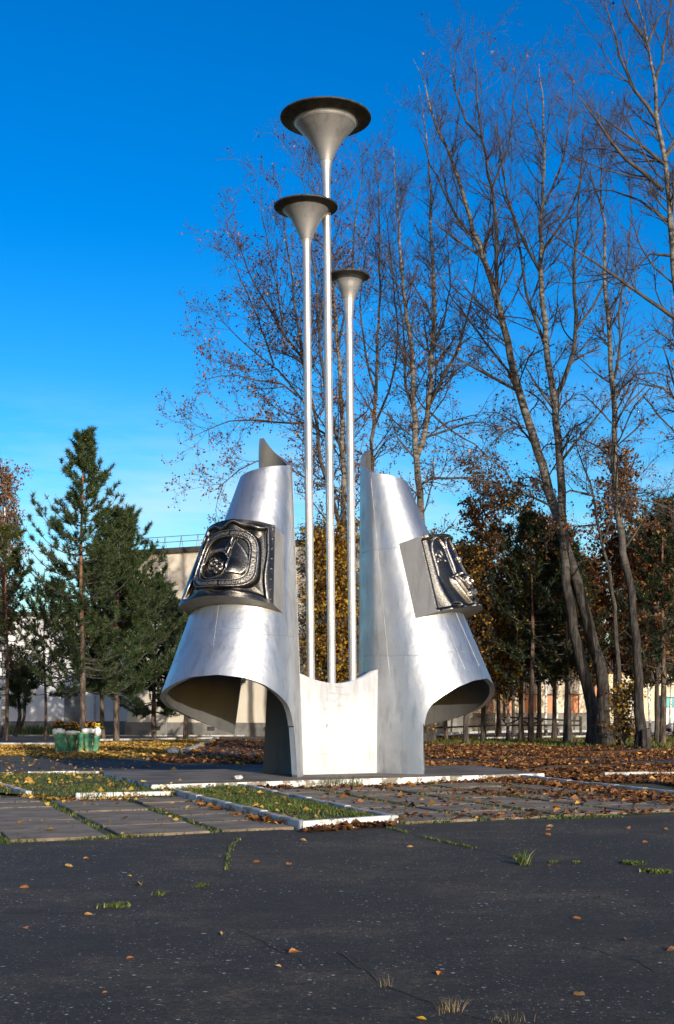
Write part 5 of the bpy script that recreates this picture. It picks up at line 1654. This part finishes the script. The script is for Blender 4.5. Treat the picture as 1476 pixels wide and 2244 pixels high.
rg = np.random.default_rng(200)
def grass_obj(name, pts, hmin, hmax, z, mat='grass', w=.006):
    V, Fs = blades(rg, pts, hmin, hmax, w, z)
    o = mesh_obj(name, V, Fs, M[mat])
    o['kind'] = 'stuff'
    return o
def patchy(pts, scale, thr, seed):
    r_ = np.random.default_rng(seed)
    ph = r_.uniform(0, 6.28, 6); fr = r_.uniform(.6, 1.6, (6, 2)) * scale * r_.choice([-1, 1], (6, 2))
    v = sum(np.sin(pts @ fr[k] + ph[k]) for k in range(6)) / 6
    return pts[v > thr]
o = grass_obj('lawn_grass', patchy(scatter(rg, LAWN, 15000), 2.2, -.22, 1), .02, .075, .06); tag(o, 'short green grass on the lawn left of the platform', 'grass')
o = grass_obj('bed_grass', patchy(scatter(rg, BED, 13000), 2.8, -.30, 2), .02, .085, .065); tag(o, 'low green weeds filling the kerbed bed', 'grass')
jp = patchy(joint_pts, 1.7, -.25, 3)
o = grass_obj('joint_grass', jp, .015, .075, .006); tag(o, 'grass growing in the joints between the paving slabs', 'grass')
# grass along the asphalt edge and the platform foot
def along(px_pts, n, sd):
    P = np.array([g(x, y)[:2] for x, y in px_pts]); seg = np.linalg.norm(np.diff(P, axis=0), axis=1); cs = np.concatenate([[0], np.cumsum(seg)])
    t = rg.uniform(0, cs[-1], n)
    return np.stack([np.interp(t, cs, P[:, k]) for k in (0, 1)], -1) + rg.normal(0, sd, (n, 2))
o = grass_obj('edge_grass', np.concatenate([patchy(along([(0, 1850), (240, 1838), (600, 1817)], 1500, .06), 2.1, .08, 4), patchy(along([(870, 1806), (1160, 1797), (1476, 1786)], 1900, .07), 1.9, .02, 14),
               along([(490, 1727), (720, 1729), (860, 1724), (1000, 1716)], 1700, .10), along([(0, 1846), (40, 1846)], 260, .12)]), .012, .06, .006)
tag(o, 'grass fringe along the asphalt edge and platform foot', 'grass')
tall = np.concatenate([along([(700, 1727), (800, 1726)], 130, .06), along([(180, 1756), (260, 1756)], 60, .05)])
o = grass_obj('tall_grass', tall, .12, .30, .006); tag(o, 'taller grass tufts at the platform foot and lawn kerb', 'grass')
o = grass_obj('wood_grass', scatter(rg, wpoly([(930, 1634), (1476, 1640), (1476, 1618), (930, 1622)]), 7000), .05, .22, 0.0, w=.02); tag(o, 'rough grass at the foot of the right-hand trees', 'grass')
o = grass_obj('wing_grass', scatter(rg, wpoly([(-200, 1611), (120, 1611), (120, 1600), (-200, 1600)]), 6000), .15, .8, 0.0, w=.03); tag(o, 'unmown grass along the white wing wall', 'grass')

def litter(name, label, pts, size, z, mat='litter', flat=.75, patch=0):
    if patch: pts = patchy(pts, patch, -.16, len(pts))
    N = len(pts)
    P = np.column_stack([pts, z + rg.uniform(.004, .05, N)])
    V, T = leaf_quads(rg, P, size * np.clip(rg.lognormal(-.12, .38, N), .35, 1.8), flat)
    V[:, 2] = np.maximum(V[:, 2], z + .003)
    o = mesh_obj(name, V, [T], M[mat])
    tag(o, label, 'leaves', kind='stuff')
    return o
back_r = wpoly([(915, 1615), (1560, 1613), (1560, 1662), (1000, 1659), (915, 1661)])
litter('leaf_litter', 'carpet of brown fallen leaves under the trees on the right', scatter(rg, back_r, 36000), .13, 0.0, patch=.75)
back_r2 = wpoly([(915, 1672), (1000, 1672), (1560, 1680), (1560, 1740), (1476, 1734), (1290, 1716), (1150, 1700), (1060, 1686), (915, 1682)])
litter('leaf_litter', 'brown leaves strewn between the path and the right kerb', np.concatenate([scatter(rg, back_r2, 13000), scatter(rg, wpoly([(900, 1660), (1560, 1662), (1560, 1680), (900, 1674)]), 3000)]), .12, 0.008, patch=1.1)
litter('leaf_litter', 'golden leaves under the pines behind the planter', scatter(rg, wpoly([(-60, 1634), (110, 1634), (240, 1626), (478, 1622), (404, 1656), (330, 1664), (-60, 1662)]), 20000), .12, 0.0, 'litter_gold', patch=.8)
litter('leaf_litter', 'brown leaves on the ground seen below the left curled sheet', np.concatenate([scatter(rg, wpoly([(330, 1664), (600, 1660), (600, 1676), (330, 1672)]), 2600), scatter(rg, wpoly([(404, 1650), (480, 1620), (600, 1622), (600, 1660), (404, 1656)]), 1400)]), .12, .012)
# piles against kerbs and platform
litter('leaf_litter', 'drift of brown leaves against the right kerb', np.concatenate([along([(1110, 1712), (1290, 1733), (1476, 1755), (1620, 1772)], 3800, .17), along([(1090, 1712), (1180, 1722)], 700, .22)]), .11, .02)
litter('leaf_litter', 'brown leaves along the platform front', along([(500, 1729), (717, 1731), (860, 1727), (1110, 1712)], 900, .10), .10, .006)
litter('leaf_litter', 'brown leaves heaped at the front of the kerbed bed', np.concatenate([along([(670, 1826), (856, 1812)], 170, .07), along([(560, 1798), (615, 1812)], 110, .10), along([(430, 1762), (560, 1795)], 120, .12)]), .11, .014)
litter('leaf_litter', 'scattered leaves on the paving right of the bed', np.concatenate([scatter(rg, RIGHT_FIELD, 700), along([(1000, 1740), (1200, 1745), (1476, 1765)], 500, .5), along([(900, 1800), (1476, 1784)], 130, .12)]), .095, .03)
litter('leaf_litter', 'scattered leaves on the paving left of the bed', np.concatenate([patchy(scatter(rg, LEFT_FIELD, 480), .9, -.1, 7), along([(60, 1752), (170, 1760), (300, 1756)], 170, .12)]), .09, .03, 'litter_gold')
litter('leaf_litter', 'yellow and brown leaves on the lawn and bed', np.concatenate([scatter(rg, LAWN, 420), scatter(rg, BED, 120)]), .095, .08, 'litter_gold')
litter('leaf_litter', 'few leaves on the left path', scatter(rg, wpoly([(-60, 1665), (560, 1664), (560, 1688), (-60, 1694)]), 240), .10, .012, 'litter_gold')

# asphalt cracks with dirt, and weeds in them
def crack(px_pts, w, seed, label):
    r_ = np.random.default_rng(seed)
    P = np.array([g(x, y)[:2] for x, y in px_pts])
    C = catmull(P, .10)
    C = C + r_.normal(0, .018, C.shape)
    T = unit(np.gradient(C, axis=0)); nn = np.stack([-T[:, 1], T[:, 0]], -1)
    ww = (w * r_.uniform(.3, 1.3, len(C)))[:, None]
    ww[0] *= .2; ww[-1] *= .2
    V = np.concatenate([np.column_stack([C - nn * ww, np.full(len(C), .016)]), np.column_stack([C + nn * ww, np.full(len(C), .016)])])
    n = len(C); i = np.arange(n - 1)
    o = mesh_obj('asphalt_crack', V, [np.stack([i, i + 1, i + n + 1, i + n], -1)], M['crack'])
    tag(o, label, 'crack', kind='stuff')
CR1 = [(838, 1815), (900, 1829), (960, 1845), (1040, 1862), (1100, 1876), (1145, 1888), (1200, 1893), (1300, 1890)]
CR2 = [(524, 1842), (505, 1860), (498, 1885), (495, 1912), (478, 1932), (430, 1950), (340, 1968), (240, 1993), (120, 2004), (0, 2004)]
CR3 = [(755, 2070), (758, 2100), (800, 2130), (840, 2166), (900, 2186), (975, 2212), (1060, 2234), (1120, 2260)]
CR4 = [(760, 2100), (690, 2120), (640, 2100), (560, 2060), (520, 2040)]
CR5 = [(470, 2180), (400, 2196), (330, 2216)]
CR6 = [(1280, 2075), (1330, 2098), (1400, 2110), (1430, 2140)]
crack(CR1, .022, 1, 'weedy crack from the bed corner to the right'); crack(CR2, .016, 2, 'curving crack at left'); crack(CR3, .014, 3, 'crack running off the bottom edge')
crack(CR4, .007, 4, 'hairline crack near the bottom centre'); crack(CR5, .006, 5, 'hairline crack at bottom left'); crack(CR6, .006, 6, 'hairline crack at bottom right')
o = grass_obj('crack_grass', np.concatenate([patchy(along(CR1[:6], 620, .02), 2.2, -.05, 15), along(CR2[:4], 150, .015), along([(430, 1948), (450, 1944)], 70, .02), along([(230, 1992), (275, 1990)], 120, .03), along([(340, 1966), (360, 1963)], 40, .02)]), .01, .045, .014)
tag(o, 'weeds growing in the asphalt cracks', 'grass')
def tuft(px, py, n, hmin, hmax, sd, label, mat='grass', w=.005):
    c = g(px, py)[:2]
    V, Fs = blades(rg, rg.normal(0, sd, (n, 2)), hmin, hmax, w, 0)
    V[:, :2] += 0
    o = mesh_obj('weed_tuft', V, Fs, M[mat]); o.location = (c[0], c[1], .012)
    tag(o, label, 'weed', kind='stuff')
tuft(1145, 1898, 60, .06, .19, .03, 'tall light green grass tuft at the end of the asphalt crack')
tuft(1388, 1896, 150, .015, .045, .06, 'flat green weed on the asphalt, upper one near the right edge', w=.012)
tuft(1440, 1914, 170, .015, .045, .065, 'flat green weed on the asphalt, lower one near the right edge', w=.012)
tuft(843, 2168, 12, .04, .09, .02, 'sparse dry grass stalks in the lower crack', 'grass_dry', .0011)
tuft(985, 2222, 60, .025, .085, .03, 'dense dry grass tuft in the lower crack', 'grass_dry', .0011)
tuft(1110, 2246, 36, .02, .06, .05, 'dry grass cut by the bottom edge of the picture', 'grass_dry', .0011)
tuft(1212, 1893, 30, .012, .03, .025, 'tiny green weed right of the tall tuft', w=.01)
tuft(1262, 1894, 30, .012, .03, .025, 'second tiny green weed right of the tall tuft', w=.01)

# single leaves on the bare asphalt, each an object
def one_leaf(px, py, size, mat, label, seed, curl=.35):
    r_ = random.Random(seed)
    bm = bmesh.new()
    out = [(-.5, 0), (-.34, .20), (-.08, .34), (.18, .26), (.36, .12), (.55, 0), (.36, -.12), (.18, -.26), (-.08, -.34), (-.34, -.20)]
    ax = [(-.5, 0), (-.2, 0), (.1, 0), (.55, 0)]
    vs = [bm.verts.new((x * size, y * size, abs(y) * size * curl * 1.6 + r_.uniform(0, .06) * size + .25 * size * x * x * curl)) for x, y in out]
    mid = [bm.verts.new((-.12 * size, 0, .02 * size)), bm.verts.new((.20 * size, 0, .02 * size))]
    for f_ in ((0, mid[0], 2, 1), (mid[0], mid[1], 3, 2), (mid[1], 5, 4, 3), (0, 9, 8, mid[0]), (mid[0], 8, 7, mid[1]), (mid[1], 7, 6, 5)):
        bm.faces.new([vs[k] if isinstance(k, int) else k for k in f_])
    st_ = [bm.verts.new((-.5 * size, .012 * size, .02 * size)), bm.verts.new((-.5 * size, -.012 * size, .02 * size)), bm.verts.new((-.85 * size, 0, .06 * size))]
    bm.faces.new(st_)
    o = bm_obj('fallen_leaf', bm, M[mat])
    p = g(px, py)
    o.location = (p[0], p[1], .018)
    o.rotation_euler = (r_.uniform(-.2, .2), r_.uniform(-.2, .2), r_.uniform(0, 6.28))
    tag(o, label, 'leaf', 'single leaves on the asphalt')
M['leaf_one_brown'] = plain('dry_brown_leaf', (0.22, 0.085, 0.03), (0.36, 0.15, 0.05), 30, .7)
M['leaf_one_tan'] = plain('tan_leaf', (0.38, 0.22, 0.08), (0.50, 0.30, 0.11), 30, .7)
M['leaf_one_yellow'] = plain('bright_yellow_leaf', (0.60, 0.36, 0.01), (0.72, 0.47, 0.02), 30, .6)
M['leaf_one_orange'] = plain('orange_leaf', (0.55, 0.15, 0.01), (0.68, 0.22, 0.015), 30, .6)
LEAF_LABELS = [
    'pale tan leaf near the left paving edge, in front of the leftmost slabs', 'smallest tan-brown leaf close to the left paving edge',
    'brown leaf nearest the left edge, behind the orange oval leaf', 'curled tan leaf between the orange oval leaf and the left crack',
    'brown leaf right of the left crack, left one of a pair', 'brown leaf right of the left crack, right one of a pair',
    'tan leaf on asphalt below the front corner of the kerbed bed', 'crumpled brown leaf at the lower centre, above the pale leaf',
    'tiny brown leaf at the lower left of the asphalt', 'tan leaf below the weedy crack near the bed corner',
    'brown leaf alone at the right, below the flat green weeds', 'small brown leaf at the right, below centre height of the asphalt',
    'tan curled leaf near the bottom right corner', 'brown leaf cut by the right edge of the picture',
    'brown leaf directly below the tiny green weeds', 'dark tan leaf beside a hairline crack at lower right',
    'brown leaf on asphalt between the paving edge and the flat green weeds', 'small brown leaf above the tall grass tuft, to its right',
    'largest tan leaf of three in a row at the right paving edge', 'lowest brown leaf of three in a row at the right paving edge',
    'brown leaf near the right paving edge, left of the last one', 'tan leaf near the right paving edge, last towards the picture edge',
    'middle brown leaf of three in a row at the right paving edge', 'minute brown leaf at the bottom left corner area']
one_leaf(309, 1945, .085, 'leaf_one_yellow', 'bright yellow curled leaf, largest on the left asphalt', 1, 1.1)
one_leaf(283, 1924, .05, 'leaf_one_yellow', 'small yellow leaf just behind the bright curled yellow one', 2)
one_leaf(56, 2039, .075, 'leaf_one_orange', 'orange oval leaf near the left edge of the asphalt', 3, .15)
one_leaf(965, 2141, .075, 'leaf_one_orange', 'orange-brown pointed leaf at the bottom centre right', 4, .4)
one_leaf(922, 2241, .06, 'leaf_one_yellow', 'yellow leaf at the very bottom edge', 5)
one_leaf(487, 2054, .055, 'leaf_one_tan', 'pale leaf standing by a scratch in the asphalt', 6, .8)
one_leaf(609, 2124, .045, 'leaf_one_tan', 'pale yellowish leaf below the scratched asphalt', 7)
for i, (x, y, s_) in enumerate([(150, 1903, .08), (188, 1886, .06), (53, 1951, .08), (193, 2010, .06), (561, 1894, .075), (633, 1899, .07), (664, 1846, .08), (644, 2094, .07), (284, 2106, .045),
                                (898, 1860, .07), (1314, 1972, .07), (1264, 2019, .06), (1268, 2189, .07), (1473, 2088, .06), (1202, 1902, .06), (1373, 2066, .055), (1413, 1850, .07),
                                (1303, 1859, .06), (1204, 1815, .09), (1201, 1833, .08), (1376, 1819, .09), (1457, 1822, .09), (1200, 1822, .07), (229, 2183, .03)]):
    one_leaf(x, y, s_ * 1.15, 'leaf_one_brown' if i % 3 else 'leaf_one_tan', LEAF_LABELS[i], 20 + i, .5)
# a scrap of coloured wrapper
bm = bmesh.new(); bmesh.ops.create_grid(bm, x_segments=3, y_segments=2, size=.5)
for v in bm.verts: v.co = (v.co.x * .05, v.co.y * .025, abs(math.sin(v.co.x * 9)) * .012)
wr = bm_obj('wrapper', bm, M['white_paint']); wr.location = g(272, 1918) + np.array([0, 0, .016]); tag(wr, 'tiny crumpled white wrapper behind the bright yellow leaf', 'litter')
